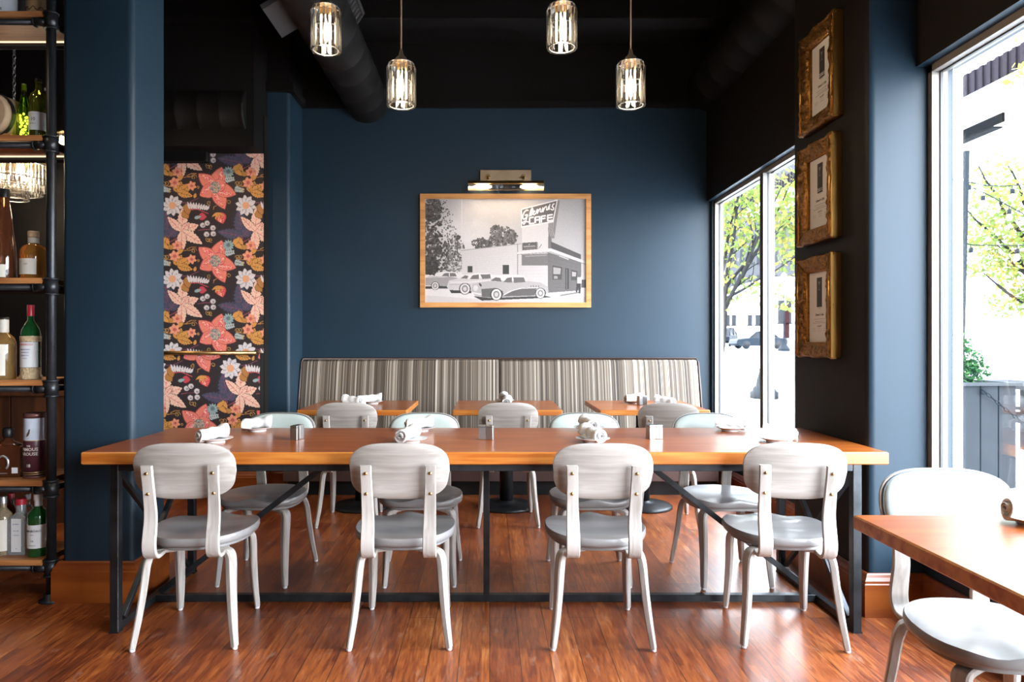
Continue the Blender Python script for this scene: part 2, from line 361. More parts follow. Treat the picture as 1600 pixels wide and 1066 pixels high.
# ---------------------------------------------------------------- painted surfaces: a small rasteriser -> colour attribute on a fine grid
class Canvas:
    def __init__(s, w, h, bg, sx=1, sy=1, ox=0, oy=0, wrap=False):
        s.w, s.h = w, h; s.a = np.zeros((h, w, 3)); s.a[:] = bg; s.k = (sx, sy, ox, oy); s.wrap = wrap
    def T(s, pts): return [((x-s.k[2])*s.k[0], (y-s.k[3])*s.k[1]) for x, y in pts]
    def _offs(s, x0, x1, y0, y1):
        if not s.wrap: return [(0, 0)]
        return [(i*s.w, j*s.h) for i in (-1, 0, 1) for j in (-1, 0, 1) if x1+i*s.w > 0 and x0+i*s.w < s.w and y1+j*s.h > 0 and y0+j*s.h < s.h]
    def poly(s, pts, col, al=1.0):
        q0 = s.T(pts); xs = [p[0] for p in q0]; ys = [p[1] for p in q0]
        for ox, oy in s._offs(min(xs), max(xs), min(ys), max(ys)):
            q = [(x+ox, y+oy) for x, y in q0]
            x0 = max(0, int(min(xs)+ox)-1); x1 = min(s.w, int(max(xs)+ox)+2); y0 = max(0, int(min(ys)+oy)-1); y1 = min(s.h, int(max(ys)+oy)+2)
            if x1 <= x0 or y1 <= y0: continue
            X, Y = np.meshgrid(np.arange(x0, x1)+.5, np.arange(y0, y1)+.5); ins = np.zeros(X.shape, bool)
            j = len(q)-1
            for i in range(len(q)):
                xi, yi = q[i]; xj, yj = q[j]
                if yi != yj:
                    c = ((yi > Y) != (yj > Y)) & (X < (xj-xi)*(Y-yi)/(yj-yi)+xi); ins ^= c
                j = i
            sub = s.a[y0:y1, x0:x1]; sub[ins] = sub[ins]*(1-al)+np.array(col)*al
    def ell(s, cx, cy, rx, ry, col, rot=0, al=1.0, n=22):
        c_, s_ = math.cos(rot), math.sin(rot)
        s.poly([(cx+rx*math.cos(t)*c_-ry*math.sin(t)*s_, cy+rx*math.cos(t)*s_+ry*math.sin(t)*c_) for t in [2*PI*k/n for k in range(n)]], col, al)
    def line(s, pts, w, col, al=1.0):
        for (xa, ya), (xb, yb) in zip(pts[:-1], pts[1:]):
            d = math.hypot(xb-xa, yb-ya) or 1e-6; nx, ny = -(yb-ya)/d*w/2, (xb-xa)/d*w/2
            s.poly([(xa+nx, ya+ny), (xb+nx, yb+ny), (xb-nx, yb-ny), (xa-nx, ya-ny)], col, al)
            if w*s.k[0] > 1.6: s.ell(xb, yb, w/2, w/2, col, n=8)
def art_grid(mb_name, u, v, X, colors, mat, parent=None):
    "grid of (v+1)x(u+1) vertices at positions X[v+1,u+1,3]; colors same layout, sRGB 0..1"
    nv, nu = X.shape[0], X.shape[1]
    me = bpy.data.meshes.new(mb_name)
    idx = np.arange(nv*nu).reshape(nv, nu)
    q = np.stack([idx[:-1, :-1], idx[1:, :-1], idx[1:, 1:], idx[:-1, 1:]], -1).reshape(-1, 4)
    me.vertices.add(nv*nu); me.vertices.foreach_set('co', X.reshape(-1).astype(np.float32))
    me.loops.add(q.size); me.loops.foreach_set('vertex_index', q.reshape(-1).astype(np.int32))
    me.polygons.add(len(q)); me.polygons.foreach_set('loop_start', (np.arange(len(q))*4).astype(np.int32)); me.polygons.foreach_set('loop_total', np.full(len(q), 4, np.int32))
    me.update(calc_edges=True)
    at = me.color_attributes.new('art', 'FLOAT_COLOR', 'POINT')
    c = np.clip(colors.reshape(-1, 3), 0, 1); lin = np.where(c <= .04045, c/12.92, ((c+.055)/1.055)**2.4)
    at.data.foreach_set('color', np.concatenate([lin, np.ones((len(lin), 1))], 1).reshape(-1).astype(np.float32))
    me.materials.append(mat)
    o = bpy.data.objects.new(mb_name, me); COL.objects.link(o)
    if parent is not None: o.parent = parent
    return o
def hc(s): return np.array([int(s[i:i+2], 16)/255 for i in (0, 2, 4)])

# ---- wallpaper tile (drawn in photo-zoom units: 695 units = one repeat of 0.593 m)
def wallpaper_tile():
    rep = 690.0; n = 300; k = n/rep; rng = random.Random(3)
    C = Canvas(n, n, hc('2c2224'), k, k, 0, 0, wrap=True)
    def petal(cx, cy, ang, L, Wd, col, out, jag=0, vein=None, dots=None, npts=14, curve=0, half=None):
        "leaf or petal from base point along ang"
        def pt(t, sd, f=1.0, sc=1.0):
            w = Wd*(math.sin(PI*min(1, t**.8))**.85)*f
            if jag: w *= 1+jag*(1 if int(t*npts) % 2 else -1)
            x = t*L*sc; y = sd*w+curve*L*math.sin(PI*t)*.5
            return (cx+x*math.cos(ang)-y*math.sin(ang), cy+x*math.sin(ang)+y*math.cos(ang))
        ts = [i/npts for i in range(npts+1)]
        big = [pt(t, 1, 1.12, 1.03) for t in ts]+[pt(t, -1, 1.12, 1.03) for t in reversed(ts)]
        C.poly(big, out)
        C.poly([pt(t, 1) for t in ts]+[pt(t, -1) for t in reversed(ts)], col)
        if half is not None: C.poly([pt(t, 1, .82) for t in ts[1:-1]]+[pt(t, 0) for t in reversed(ts[1:-1])], half)
        if dots is not None:
            for _ in range(int(L/3)):
                t = rng.uniform(.15, .85); p = pt(t, rng.uniform(.1, .7)); C.ell(p[0], p[1], 3.6, 3.0, dots, n=7)
            for _ in range(int(L/4)):
                t = rng.uniform(.15, .85); p = pt(t, rng.uniform(-.75, -.1)); C.ell(p[0], p[1], 2.6, 2.6, half if half is not None else dots, al=.55, n=7)
        if vein is not None:
            C.line([pt(t, 0) for t in ts[:-2]], 3.6, vein)
            for t in (.25, .42, .6, .76):
                for sd in (1, -1):
                    a_ = pt(t, 0); b_ = pt(t+.1, sd*.7); C.line([a_, b_], 2.4, vein)
    dark = hc('1e181b'); coral = hc('d97a66'); pink = hc('d4525a'); peach = hc('e0956f'); lt = hc('e8bca0')
    purple = hc('464458'); plum = hc('8a4454'); cream = hc('e2b6a0'); rose = hc('c04a50'); must = hc('c88a45'); grey = hc('aab0ac'); white = hc('cfc3c2'); steel = hc('8fa09f')
    def curl(x, y, r, a0, col, d=1):
        C.line([(x+r*(1-t*.75)*math.cos(a0+d*t*7), y+r*(1-t*.75)*math.sin(a0+d*t*7)) for t in [i/16 for i in range(17)]], 4.5, col)
    # stems
    C.line([(740, 860), (765, 790), (740, 740), (700, 690)], 9, plum); C.line([(720, 850), (880, 765)], 9, plum)
    C.line([(340, 715), (400, 705), (470, 705)], 7, plum); C.line([(180, 455), (260, 450), (350, 410)], 9, hc('6d3d50'))
    for s_ in (((330, 180), (280, 180), (240, 200)), ((700, 290), (770, 300), (800, 260)), ((890, 215), (940, 210), (1000, 205)), ((490, 520), (495, 490), (520, 480))):
        C.line(list(s_), 5, must)
    # dark blue-purple three-lobed leaf
    for a_, L_, W_ in ((-1.72, 260, 62), (-2.95, 240, 48), (-.85, 120, 50)):
        petal(765, 770, a_, L_, W_, purple, hc('2b2a38'), jag=.16, vein=plum, npts=16)
    # palmate cream leaf
    for a_, L_, W_ in ((-1.48, 240, 46), (-2.35, 190, 38), (-.35, 170, 46), (.55, 230, 46), (1.55, 200, 42), (-.85, 110, 26)):
        petal(190, 720, a_, L_, W_, cream, dark, jag=.10, vein=rose, npts=16)
    # mustard leaf group
    for a_, L_, W_ in ((-1.2, 110, 34), (-.45, 170, 40), (.25, 150, 34), (-1.9, 100, 26)):
        petal(150, 355, a_, L_, W_, must, dark, jag=.12, vein=hc('5c3a1c'), npts=14)
    petal(200, 530, .9, 90, 34, hc('a9713a'), dark); petal(235, 460, 1.35, 110, 36, hc('a8703c'), dark)
    petal(30, 85, 1.0, 90, 20, must, dark); petal(745, 170, .15, 80, 22, hc('b07a3e'), dark, curve=.2); petal(680, 130, .7, 110, 24, must, dark, npts=10); petal(670, 150, -.7, 90, 22, must, dark)
    petal(310, 410, -1.3, 50, 14, must, dark); petal(150, 240, -.6, 70, 20, must, dark)
    # feathered white plume
    for i in range(9):
        t = i/8; petal(270+150*t, 515+8*t, -1.9+1.0*t, 78-26*t, 12, white, dark, npts=8)
    C.line([(265, 520), (340, 515), (440, 555)], 7, rose)
    # coral flower
    for a_ in (-1.15, -2.45, 2.62, 1.25, .38):
        pass
    for a_, L_, W_ in ((-1.25, 200, 62), (-2.45, 200, 58), (2.65, 160, 60), (1.15, 220, 60), (.32, 205, 60), (-.45, 110, 55)):
        petal(505, 310, a_, L_, W_, peach, hc('a8403f'), half=pink, dots=lt, npts=18)
        petal(505, 310, a_, L_*.96, W_*.92, coral, coral, half=pink, dots=lt, npts=18)
    C.ell(505, 310, 52, 56, hc('6a746f'))
    for _ in range(90):
        a_ = rng.uniform(0, 2*PI); r_ = 50*math.sqrt(rng.random()); C.ell(505+r_*math.cos(a_), 310+r_*math.sin(a_), 5, 5, hc('b5aa98') if rng.random() < .6 else hc('c98a78'), n=6)
    # big pale daisy
    for i in range(10):
        a_ = 2*PI*i/10+.2; petal(795+18*math.cos(a_), 480+18*math.sin(a_), a_, 82, 27, white, dark, npts=10)
    C.ell(795, 480, 34, 34, hc('d89a72'))
    for _ in range(60):
        a_ = rng.uniform(0, 2*PI); r_ = rng.uniform(30, 88); C.ell(795+r_*math.cos(a_), 480+r_*math.sin(a_), 3, 3, hc('8f8f9a'), n=6, al=.7)
    # steel-blue aster
    for i in range(12):
        a_ = 2*PI*i/12; petal(630, 165, a_, 56, 12, steel, hc('4b5a5a'), npts=8)
    C.ell(630, 160, 20, 20, hc('5e6f70'))
    # grey fern sprays
    for bx, by, a0 in ((600, 240, -.15), (690, 320, .25)):
        for i in range(5):
            for sd in (-1, 1):
                x_ = bx+18*i*math.cos(a0); y_ = by+18*i*math.sin(a0); petal(x_, y_, a0+sd*.9, 40-4*i, 8, grey, hc('55605a'), npts=7)
    # little pink-orange blossoms
    for bx, by, r_ in ((840, 165, 46), (815, 265, 50), (285, 295, 42), (100, 215, 1)):
        if r_ < 5: continue
        for i in range(6):
            a_ = 2*PI*i/6+.3; petal(bx+6*math.cos(a_), by+6*math.sin(a_), a_, r_, r_*.36, hc('dd9070'), hc('8a4433'), npts=8)
        C.ell(bx, by, r_*.34, r_*.34, hc('b9574f'))
    # red buds
    petal(545, 545, 1.25, 110, 48, hc('c9484a'), hc('6d2528'), dots=lt)
    for a_ in (.5, 1.2, 1.9, 2.5): petal(530, 545, a_, 70, 10, must, dark, npts=8)
    petal(350, 580, .1, 75, 34, hc('b8404a'), hc('5d2028')); petal(310, 600, -.3, 70, 16, steel, dark, npts=8)
    # white berries
    for bx, by in ((390, 665), (430, 645), (485, 690), (425, 750), (488, 745)):
        C.ell(bx, by, 30, 28, hc('50454a')); C.ell(bx, by, 24, 23, hc('c9bdba')); C.ell(bx+4, by+5, 11, 10, hc('8d8084'))
    for q_ in ((305, 215, 28, 0), (465, 115, 22, 1), (50, 270, 22, 2), (715, 275, 22, 3), (770, 330, 20, 1), (440, 800, 24, 4), (345, 305, 14, 2), (450, 455, 22, 1), (635, 450, 22, 3)):
        curl(q_[0], q_[1], q_[2], q_[3], hc('bf9050'), 1 if q_[3] % 2 else -1)
    # woven texture
    tex = np.random.RandomState(1).normal(0, .022, (n, n, 1)); C.a = np.clip(C.a+tex, 0, 1)
    return C.a, rep
TILE, TREP = wallpaper_tile()
WALLPAPER = attr_mat('floral_wallpaper', .6)
def wallpaper(name, x0, x1, y, z0, z1, parent, ref, normal='y'):
    "ref: world point (x, z) at which the tile's (505, 310) flower centre sits"
    per = .593; st = .0032
    nu = int(round((x1-x0)/st))+1; nv = int(round((z1-z0)/st))+1
    xs = np.linspace(x0, x1, nu); zs = np.linspace(z1, z0, nv)
    Xg, Zg = np.meshgrid(xs, zs)
    Pz = np.stack([Xg, np.full_like(Xg, y), Zg], -1) if normal == 'y' else np.stack([np.full_like(Xg, y), Xg, Zg], -1)
    n = TILE.shape[0]
    u = ((Xg-ref[0])/per*n + 505/TREP*n).astype(int) % n; v = ((ref[1]-Zg)/per*n + 310/TREP*n).astype(int) % n
    return art_grid(name, nu, nv, Pz, TILE[v, u], WALLPAPER, parent)

# ---- the framed black-and-white photograph (units of a 1279 x 1066 zoom, picture from 98,255 to 1182,950)
def cafe_art():
    w, h = 560, 360; C = Canvas(w, h, (0, 0, 0), w/1084, h/695, 98, 255)
    yy = np.linspace(0, 1, h)[:, None]; xx = np.linspace(0, 1, w)[None, :]
    rs = np.random.RandomState(5); rng = random.Random(11)
    def fbm(sc):
        out = np.zeros((h, w)); amp = 1
        for o_ in range(5):
            g = rs.rand(int(sc*2**o_)+2, int(sc*1.6*2**o_)+2); yi = np.linspace(0, g.shape[0]-1.001, h); xi = np.linspace(0, g.shape[1]-1.001, w)
            y0 = yi.astype(int); x0 = xi.astype(int); fy = (yi-y0)[:, None]; fx = (xi-x0)[None, :]
            out += amp*((g[y0][:, x0]*(1-fy)+g[y0+1][:, x0]*fy)*(1-fx)+(g[y0][:, x0+1]*(1-fy)+g[y0+1][:, x0+1]*fy)*fx); amp *= .5
        return (out-out.min())/(out.max()-out.min())
    tint = np.array([1.0, .965, .95])
    sky = .66+.12*yy+.0*xx+.06*np.clip(1-np.abs(xx-.5)*2, 0, 1)
    cl = np.clip(fbm(2)*1.6-.55, 0, 1)*np.exp(-((xx-.2)/.22)**2-((yy-.25)/.28)**2)*.22
    C.a[:] = (sky+cl)[..., None]*tint
    G = lambda v: np.array([v, v*.96, v*.945])
    def bush(pts, n, r0, r1, lo, hi):
        for _ in range(n):
            cx, cy, rx, ry = pts[rng.randrange(len(pts))]; a_ = rng.uniform(0, 2*PI); q = math.sqrt(rng.random())
            x_ = cx+rx*q*math.cos(a_); y_ = cy+ry*q*math.sin(a_); r_ = rng.uniform(r0, r1)
            C.ell(x_, y_, r_, r_*.7, G(rng.uniform(lo, hi)), rot=rng.uniform(0, 3), n=7)
    # ground
    C.poly([(98, 745), (1182, 745), (1182, 950), (98, 950)], G(.86))
    C.poly([(98, 900), (600, 935), (1182, 910), (1182, 950), (98, 950)], G(.80))
    # trees
    bush([(140, 480, 70, 230), (150, 330, 60, 80), (180, 620, 90, 130), (120, 700, 60, 60)], 900, 5, 15, .16, .40)
    bush([(200, 300, 60, 50), (230, 380, 60, 60), (260, 470, 50, 60)], 130, 3, 8, .30, .5)
    bush([(300, 580, 60, 70), (290, 690, 60, 70)], 320, 4, 10, .25, .62)
    C.line([(316, 505), (316, 620)], 6, G(.25)); bush([(316, 510, 22, 14)], 24, 4, 8, .2, .3)
    bush([(470, 550, 60, 36), (500, 560, 50, 26)], 190, 4, 10, .26, .45)
    bush([(575, 490, 40, 60), (630, 500, 70, 60), (680, 510, 40, 45), (600, 540, 90, 30)], 620, 4, 11, .25, .52)
    C.line([(346, 258), (346, 600)], 2.5, G(.9))
    bush([(140, 720, 50, 50)], 60, 6, 12, .14, .26)
    # long side wall
    C.poly([(345, 600), (745, 556), (745, 770), (345, 760)], G(.80))
    for i in range(12): C.line([(345, 612+i*13), (745, 570+i*16)], 1.2, G(.74), al=.6)
    C.line([(345, 600), (745, 556)], 4, G(.55)); C.line([(722, 560), (722, 760)], 4, G(.35))
    C.poly([(385, 705), (417, 705), (417, 748), (385, 748)], G(.24)); C.poly([(620, 698), (663, 698), (663, 758), (620, 758)], G(.22))
    # corner block
    C.poly([(728, 625), (930, 612), (925, 882), (728, 850)], G(.79))
    C.poly([(748, 628), (928, 620), (926, 700), (748, 700)], G(.46)); C.line([(770, 640), (915, 632)], 8, G(.6))
    for i in range(7): C.line([(728, 715+i*20), (926, 712+i*22)], 1.2, G(.73))
    # right wing
    C.poly([(925, 612), (1150, 680), (1146, 868), (925, 884)], G(.43))
    for i in range(8): C.line([(925, 640+i*30), (1148, 700+i*21)], 1.3, G(.36))
    C.poly([(955, 700), (1022, 712), (1018, 796), (955, 796)], G(.30)); C.poly([(962, 712), (1012, 720), (1008, 760), (962, 758)], G(.66)); C.poly([(966, 770), (990, 772), (990, 790), (966, 790)], G(.6))
    C.poly([(1042, 718), (1066, 722), (1066, 858), (1042, 862)], G(.22)); C.line([(1052, 724), (1052, 856)], 5, G(.5))
    C.poly([(1082, 730), (1124, 738), (1120, 800), (1082, 800)], G(.3)); C.poly([(1088, 742), (1116, 747), (1112, 775), (1088, 774)], G(.68))
    # white tower, canopy, parapet
    C.poly([(750, 432), (930, 412), (926, 592), (750, 608)], G(.83))
    C.poly([(928, 480), (950, 500), (948, 590), (926, 592)], G(.45))
    C.poly([(945, 540), (1148, 628), (1148, 662), (945, 590)], G(.33))
    C.poly([(718, 612), (945, 586), (1178, 672), (1178, 692), (945, 610), (718, 628)], G(.84)); C.line([(718, 628), (945, 610), (1178, 692)], 3, G(.45))
    C.line([(1000, 636), (1062, 660)], 8, G(.72))
    # sign
    C.poly([(930, 405), (990, 262), (1004, 268), (968, 520), (945, 520), (926, 470)], G(.52))
    for i in range(6): C.line([(934+i*6, 420-i*4), (930+i*5, 470), (936+i*6, 505)], 1.8, G(.82 if i % 2 else .35))
    C.poly([(744, 322), (992, 258), (962, 412), (744, 448)], G(.93)); C.poly([(750, 328), (984, 268), (956, 404), (750, 438)], G(.40))
    zx = lambda x: 640+(790+x/10.66-640)*0+ (790-640)*4.263+x*4.263/10.66; zx = lambda x: (150+x/10.66)*4.263; zy = lambda y: (50+y/10.66)*4.263
    Z = lambda pts: [(zx(x), zy(y)) for x, y in pts]
    Wt = G(.97)
    C.line(Z([(385, 300), (360, 290), (320, 320), (292, 380), (290, 430), (310, 450), (345, 420), (372, 370), (350, 370), (330, 380)]), 8, Wt)
    C.line(Z([(372, 370), (350, 450), (320, 520), (305, 530), (285, 500), (320, 480), (385, 490)]), 8, Wt)
    C.line(Z([(395, 400), (430, 350), (462, 280), (450, 258), (425, 300), (408, 370), (425, 385), (455, 360), (480, 330), (492, 305), (470, 310), (462, 350), (480, 372), (510, 350)]), 7.5, Wt)
    C.line(Z([(510, 350), (535, 280), (545, 290), (535, 350), (565, 285), (585, 265), (590, 285), (588, 325), (610, 325), (630, 255), (640, 270), (632, 320), (660, 250), (685, 230), (692, 250), (690, 290), (712, 285), (730, 225), (740, 240), (736, 280)]), 7, Wt)
    C.line(Z([(750, 190), (740, 225)]), 6.5, Wt); C.line(Z([(825, 185), (800, 195), (785, 235), (810, 255), (812, 280), (785, 292), (765, 275)]), 7, Wt)
    for s_ in ([(475, 410), (405, 425), (405, 522), (475, 512)], [(500, 510), (500, 415), (520, 408), (575, 403), (575, 498)], [(500, 462), (575, 452)], [(680, 385), (605, 398), (605, 492)], [(605, 440), (665, 430)], [(795, 368), (712, 380), (712, 475), (795, 462)], [(712, 425), (785, 415)]):
        C.line(Z(s_), 10, Wt)
    # small beer sign
    C.poly([(752, 550), (850, 543), (852, 592), (752, 600)], G(.36)); C.poly([(850, 543), (858, 546), (860, 590), (852, 592)], G(.6))
    for i, x_ in enumerate(range(762, 842, 9)): C.line([(x_, 580-i*.5), (x_+2, 570-i*.6), (x_+6, 579-i*.5)], 2.6, G(.72))
    C.line([(765, 590), (840, 584)], 2, G(.6)); C.ell(799, 560, 4, 4, G(.7)); C.line([(866, 585), (882, 560)], 4, G(.35))
    # cars
    zc = lambda pts: [((20+x/6.038)*4.263, (150+y/6.038)*4.263) for x, y in pts]
    def car(shadow, body, col, roof, glass, wheels, two=None):
        C.poly(zc(shadow), G(.22)); C.poly(zc(body), G(col)); 
        if two: C.poly(zc(two), G(.38))
        C.poly(zc(roof), G(.88))
        for g_ in glass: C.poly(zc(g_), G(.42)); 
        for x_, y_, r_ in wheels:
            p = zc([(x_, y_)])[0]; r_ = r_*.706
            C.ell(p[0], p[1], r_*1.12, r_*1.12, G(.14)); C.ell(p[0], p[1], r_*.92, r_, G(.86)); C.ell(p[0], p[1], r_*.62, r_*.68, G(.5)); C.ell(p[0], p[1], r_*.36, r_*.4, G(.78))
    car([(20, 285), (240, 280), (250, 305), (20, 308)], [(20, 200), (60, 190), (240, 190), (330, 205), (330, 270), (240, 285), (20, 275)], .62, [(140, 155), (200, 143), (310, 150), (330, 185), (180, 192)], [[(175, 188), (205, 160), (245, 158), (245, 190)], [(255, 158), (305, 160), (320, 190), (255, 190)]], [(115, 280, 36)])
    C.line(zc([(20, 200), (240, 195)]), 3, G(.85))
    car([(250, 320), (460, 325), (480, 350), (270, 350)], [(225, 290), (245, 230), (350, 205), (640, 205), (690, 225), (660, 320), (470, 330), (250, 318)], .78, [(350, 210), (410, 175), (500, 158), (640, 162), (665, 185), (470, 190), (440, 212)], [[(355, 210), (400, 178), (432, 188), (420, 212)], [(448, 215), (470, 180), (530, 172), (530, 215)], [(545, 172), (640, 170), (645, 210), (565, 215)]], [(398, 308, 50)])
    C.line(zc([(255, 245), (460, 245), (640, 225)]), 3, G(.92)); C.line(zc([(250, 268), (450, 268)]), 2.5, G(.5))
    car([(480, 380), (560, 420), (1060, 400), (1230, 388), (1150, 370)], [(455, 330), (470, 265), (530, 250), (640, 232), (1000, 235), (1120, 248), (1190, 290), (1195, 340), (1150, 375), (640, 395), (500, 380)], .70, [(630, 235), (700, 195), (790, 178), (960, 182), (1000, 230), (960, 200), (800, 196), (745, 238)], [[(640, 232), (690, 198), (735, 205), (750, 240)], [(765, 245), (800, 205), (845, 198), (845, 250)], [(860, 200), (960, 200), (975, 245), (865, 252)]], [(698, 362, 52), (1118, 350, 46)],
        two=[(555, 310), (690, 300), (760, 330), (770, 372), (860, 325), (980, 298), (1080, 300), (1062, 372), (770, 380), (640, 390), (560, 385)])
    C.line(zc([(760, 372), (820, 335), (920, 305), (1090, 298)]), 4, G(.9))
    C.ell(*zc([(500, 300)])[0], 16, 20, G(.82)); C.ell(*zc([(545, 270)])[0], 7, 14, G(.3), rot=-.6); C.line(zc([(460, 345), (550, 360)]), 10, G(.85))
    for x_ in (1028, 1052, 1076, 1100): C.ell(*zc([(x_, 283)])[0], 4, 4, G(.3))
    for x_, y_, r_ in ((698, 362, 52), (1118, 350, 46)):
        p = zc([(x_, y_)])[0]; r_ *= .706; C.ell(p[0], p[1], r_*1.12, r_*1.12, G(.16)); C.ell(p[0], p[1], r_*.9, r_, G(.88)); C.ell(p[0], p[1], r_*.6, r_*.68, G(.52)); C.ell(p[0], p[1], r_*.34, r_*.4, G(.8))
    # kerb, person at the edge, bright street
    C.poly([(1150, 690), (1182, 700), (1182, 850), (1150, 845)], G(.8)); C.poly([(1150, 795), (1182, 795), (1182, 850), (1150, 850)], G(.35))
    C.line([(1008, 902), (1140, 880)], 10, G(.5))
    C.ell(1136, 768, 8, 10, G(.4)); C.poly([(1124, 780), (1150, 780), (1152, 820), (1124, 820)], G(.9)); C.poly([(1118, 820), (1146, 820), (1144, 888), (1132, 888), (1130, 845), (1122, 880), (1112, 880)], G(.2))
    C.a = C.a*.90-.03+rs.normal(0, .018, (h, w, 1)); return np.clip(C.a, 0, 1)
# ================================================================ ROOM
YB = 6.0                      # back wall
XG = 1.965                    # glass line of the street windows
def box_obj(name, x0, x1, y0, y1, z0, z1, mat, kind='structure', parent=None):
    m_ = MB(); m_.box(x0, x1, y0, y1, z0, z1); o = m_.build(name, mat, parent)
    if kind: o['kind'] = kind
    return o
CZ = 3.85
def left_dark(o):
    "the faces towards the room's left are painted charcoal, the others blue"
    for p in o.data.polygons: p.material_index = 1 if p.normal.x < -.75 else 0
floor = MB().add([(-6.5, -4, 0), (2.15, -4, 0), (2.15, 7.2, 0), (-6.5, 7.2, 0)], [(0, 1, 2, 3)]).add([(-6.5, -4, -.12), (2.15, -4, -.12), (2.15, 7.2, -.12), (-6.5, 7.2, -.12)], [(0, 3, 2, 1)])
floor = MB(); floor.box(-6.5, 2.1, -4, 7.2, -.12, 0); struct(floor.build('floor', FLOORM))
c_ = MB(); c_.box(-6.5, 2.15, -4, 7.2, CZ, CZ+.12)
for y in (5.3, 4.1, 2.3): c_.box(-6.5, 2.1, y-.09, y+.09, CZ-.16, CZ)
struct(c_.build('ceiling', BLACKP))
# back wall: blue up to 3.29 m, a crown strip, black above
m_ = MB(); m_.box(-1.9, 2.03, YB, YB+.12, 0, 3.27); struct(m_.build('wall_back', BLUE))
m_ = MB(); m_.box(-1.70, 2.1, YB-.035, YB+.01, 3.27, 3.33); m_.box(-1.7, 2.1, YB-.02, YB+.01, 3.33, 3.36)
m_.box(-1.68, -1.605, 5.60, YB, 3.27, 3.33); m_.box(-1.875, -1.61, 5.585, 5.66, 3.27, 3.345)
struct(m_.build('trim_1', BLACKP))
box_obj('wall_upper_back', -6.5, 2.03, YB, YB+.12, 3.27, CZ, BLACKP)
# divider beside the banquette, rounded front corner
def rounded_box(x0, x1, y0, y1, r, corners, n=6):
    "plan outline with rounded corners chosen by name: fl, fr (front = low y), bl, br"
    out = []
    for nm, cx, cy, a0 in (('fl', x0, y0, PI), ('fr', x1, y0, 1.5*PI), ('br', x1, y1, 0), ('bl', x0, y1, .5*PI)):
        if nm in corners:
            ox = cx+r if cx == x0 else cx-r; oy = cy+r if cy == y0 else cy-r
            out += [(ox+r*math.cos(a0+PI/2*k/n), oy+r*math.sin(a0+PI/2*k/n)) for k in range(n+1)]
        else: out.append((cx, cy))
    return out
m_ = MB(); m_.prism(rounded_box(-1.83, -1.645, 5.62, YB+.05, .03, ('fr',)), 'z', 0, 3.27, smooth=False); struct(m_.build('wall_divider', BLUE, sharp=30))
m_ = MB(); m_.box(-1.83, -1.645, 5.62, YB, 3.27, CZ); struct(m_.build('wall_upper_divider', BLACKP))
# blue pillar on the left
m_ = MB(); m_.prism(rounded_box(-2.02, -1.68, 3.22, 3.52, .03, ('fr', 'fl')), 'z', 0, CZ); struct(m_.build('wall_pillar', BLUE, sharp=30))
def baseboard(name, plan, h=.19):
    "plan: list of x,y corners, room on the right-hand side when walking; profile swept"
    prof = [(0.0, 0.0), (.030, 0.0), (.030, h-.045), (.026, h-.040), (.026, h-.030), (.016, h-.016), (.012, h-.006), (.006, h), (0, h)]
    m_ = MB(); rings = []
    pts = [Vector((x, y, 0)) for x, y in plan]
    for i, p in enumerate(pts):
        d1 = (pts[i]-pts[i-1]).normalized() if i > 0 else (pts[1]-pts[0]).normalized()
        d2 = (pts[i+1]-pts[i]).normalized() if i < len(pts)-1 else d1
        n1 = Vector((d1.y, -d1.x, 0)); n2 = Vector((d2.y, -d2.x, 0)); n = (n1+n2); n = n/ max(.3, n.dot(n1))
        rings.append([tuple(p+n*a+Vector((0, 0, z))) for a, z in prof])
    m_.loft(rings, True, True, smooth=False); return struct(m_.build(name, BASEW))
baseboard('baseboard_pillar', [(-2.02, 3.52), (-2.02, 3.22), (-1.68, 3.22), (-1.68, 3.52)])
# papered wall behind the aisle, lower dado slightly proud, brass rail
root = MB(); root.box(-6.5, -1.82, 5.52, 5.66, 0, 3.05); root = struct(root.build('wall_papered', CHARCOAL))
wallpaper('wallpaper', -2.9, -1.825, 5.515, 1.13, 2.74, root, P(336, 293, 5.515)[0::2])
lw = MB(); lw.box(-2.60, -1.825, 5.43, 5.52, 0, 1.13); lw.build('dado_core', CHARCOAL, root)
wallpaper('dado_wallpaper', -2.60, -1.825, 5.425, .2, 1.13, root, (P(311, 664, 5.425)[0], P(311, 664, 5.425)[2]))
wallpaper('aisle_wallpaper', -3.3, -2.60, 5.514, .2, 1.13, root, (-2.2, 2.2))
m_ = MB(); m_.box(-3.3, -1.84, 5.395, 5.52, 1.127, 1.142); m_.tube([(-3.3, 5.395, 1.132), (-1.84, 5.395, 1.132)], .016, 10); struct(m_.build('trim_2', BRASS))
box_obj('wall_black_fascia', -6.5, -1.83, 5.30, 5.66, 2.74, CZ, BLACKP)
box_obj('trim_3', -2.9, -2.26, 5.44, 5.512, 2.66, 2.74, BLACKP)
baseboard('baseboard_dado', [(-2.60, 5.425), (-1.83, 5.425), (-1.83, 5.62), (-1.645, 5.62), (-1.645, 5.95)])
# far left of the room beyond the shelves
m_ = MB(); m_.box(-6.5, -2.6, 6.9, 7.0, 0, CZ); m_.box(-6.5, -6.4, -4, 7, 0, CZ); struct(m_.build('wall_left', CHARCOAL))
m_ = MB()
for i in range(14): m_.box(-6.3+i*.28, -6.3+i*.28+.265, 4.60, 4.64, 0, .86)
m_.box(-6.4, -2.62, 4.56, 4.68, .86, .90); struct(m_.build('wall_wainscot', WAINS))
box_obj('wall_screen', -6.4, -2.62, 4.64, 4.72, .9, CZ, BLACKP)
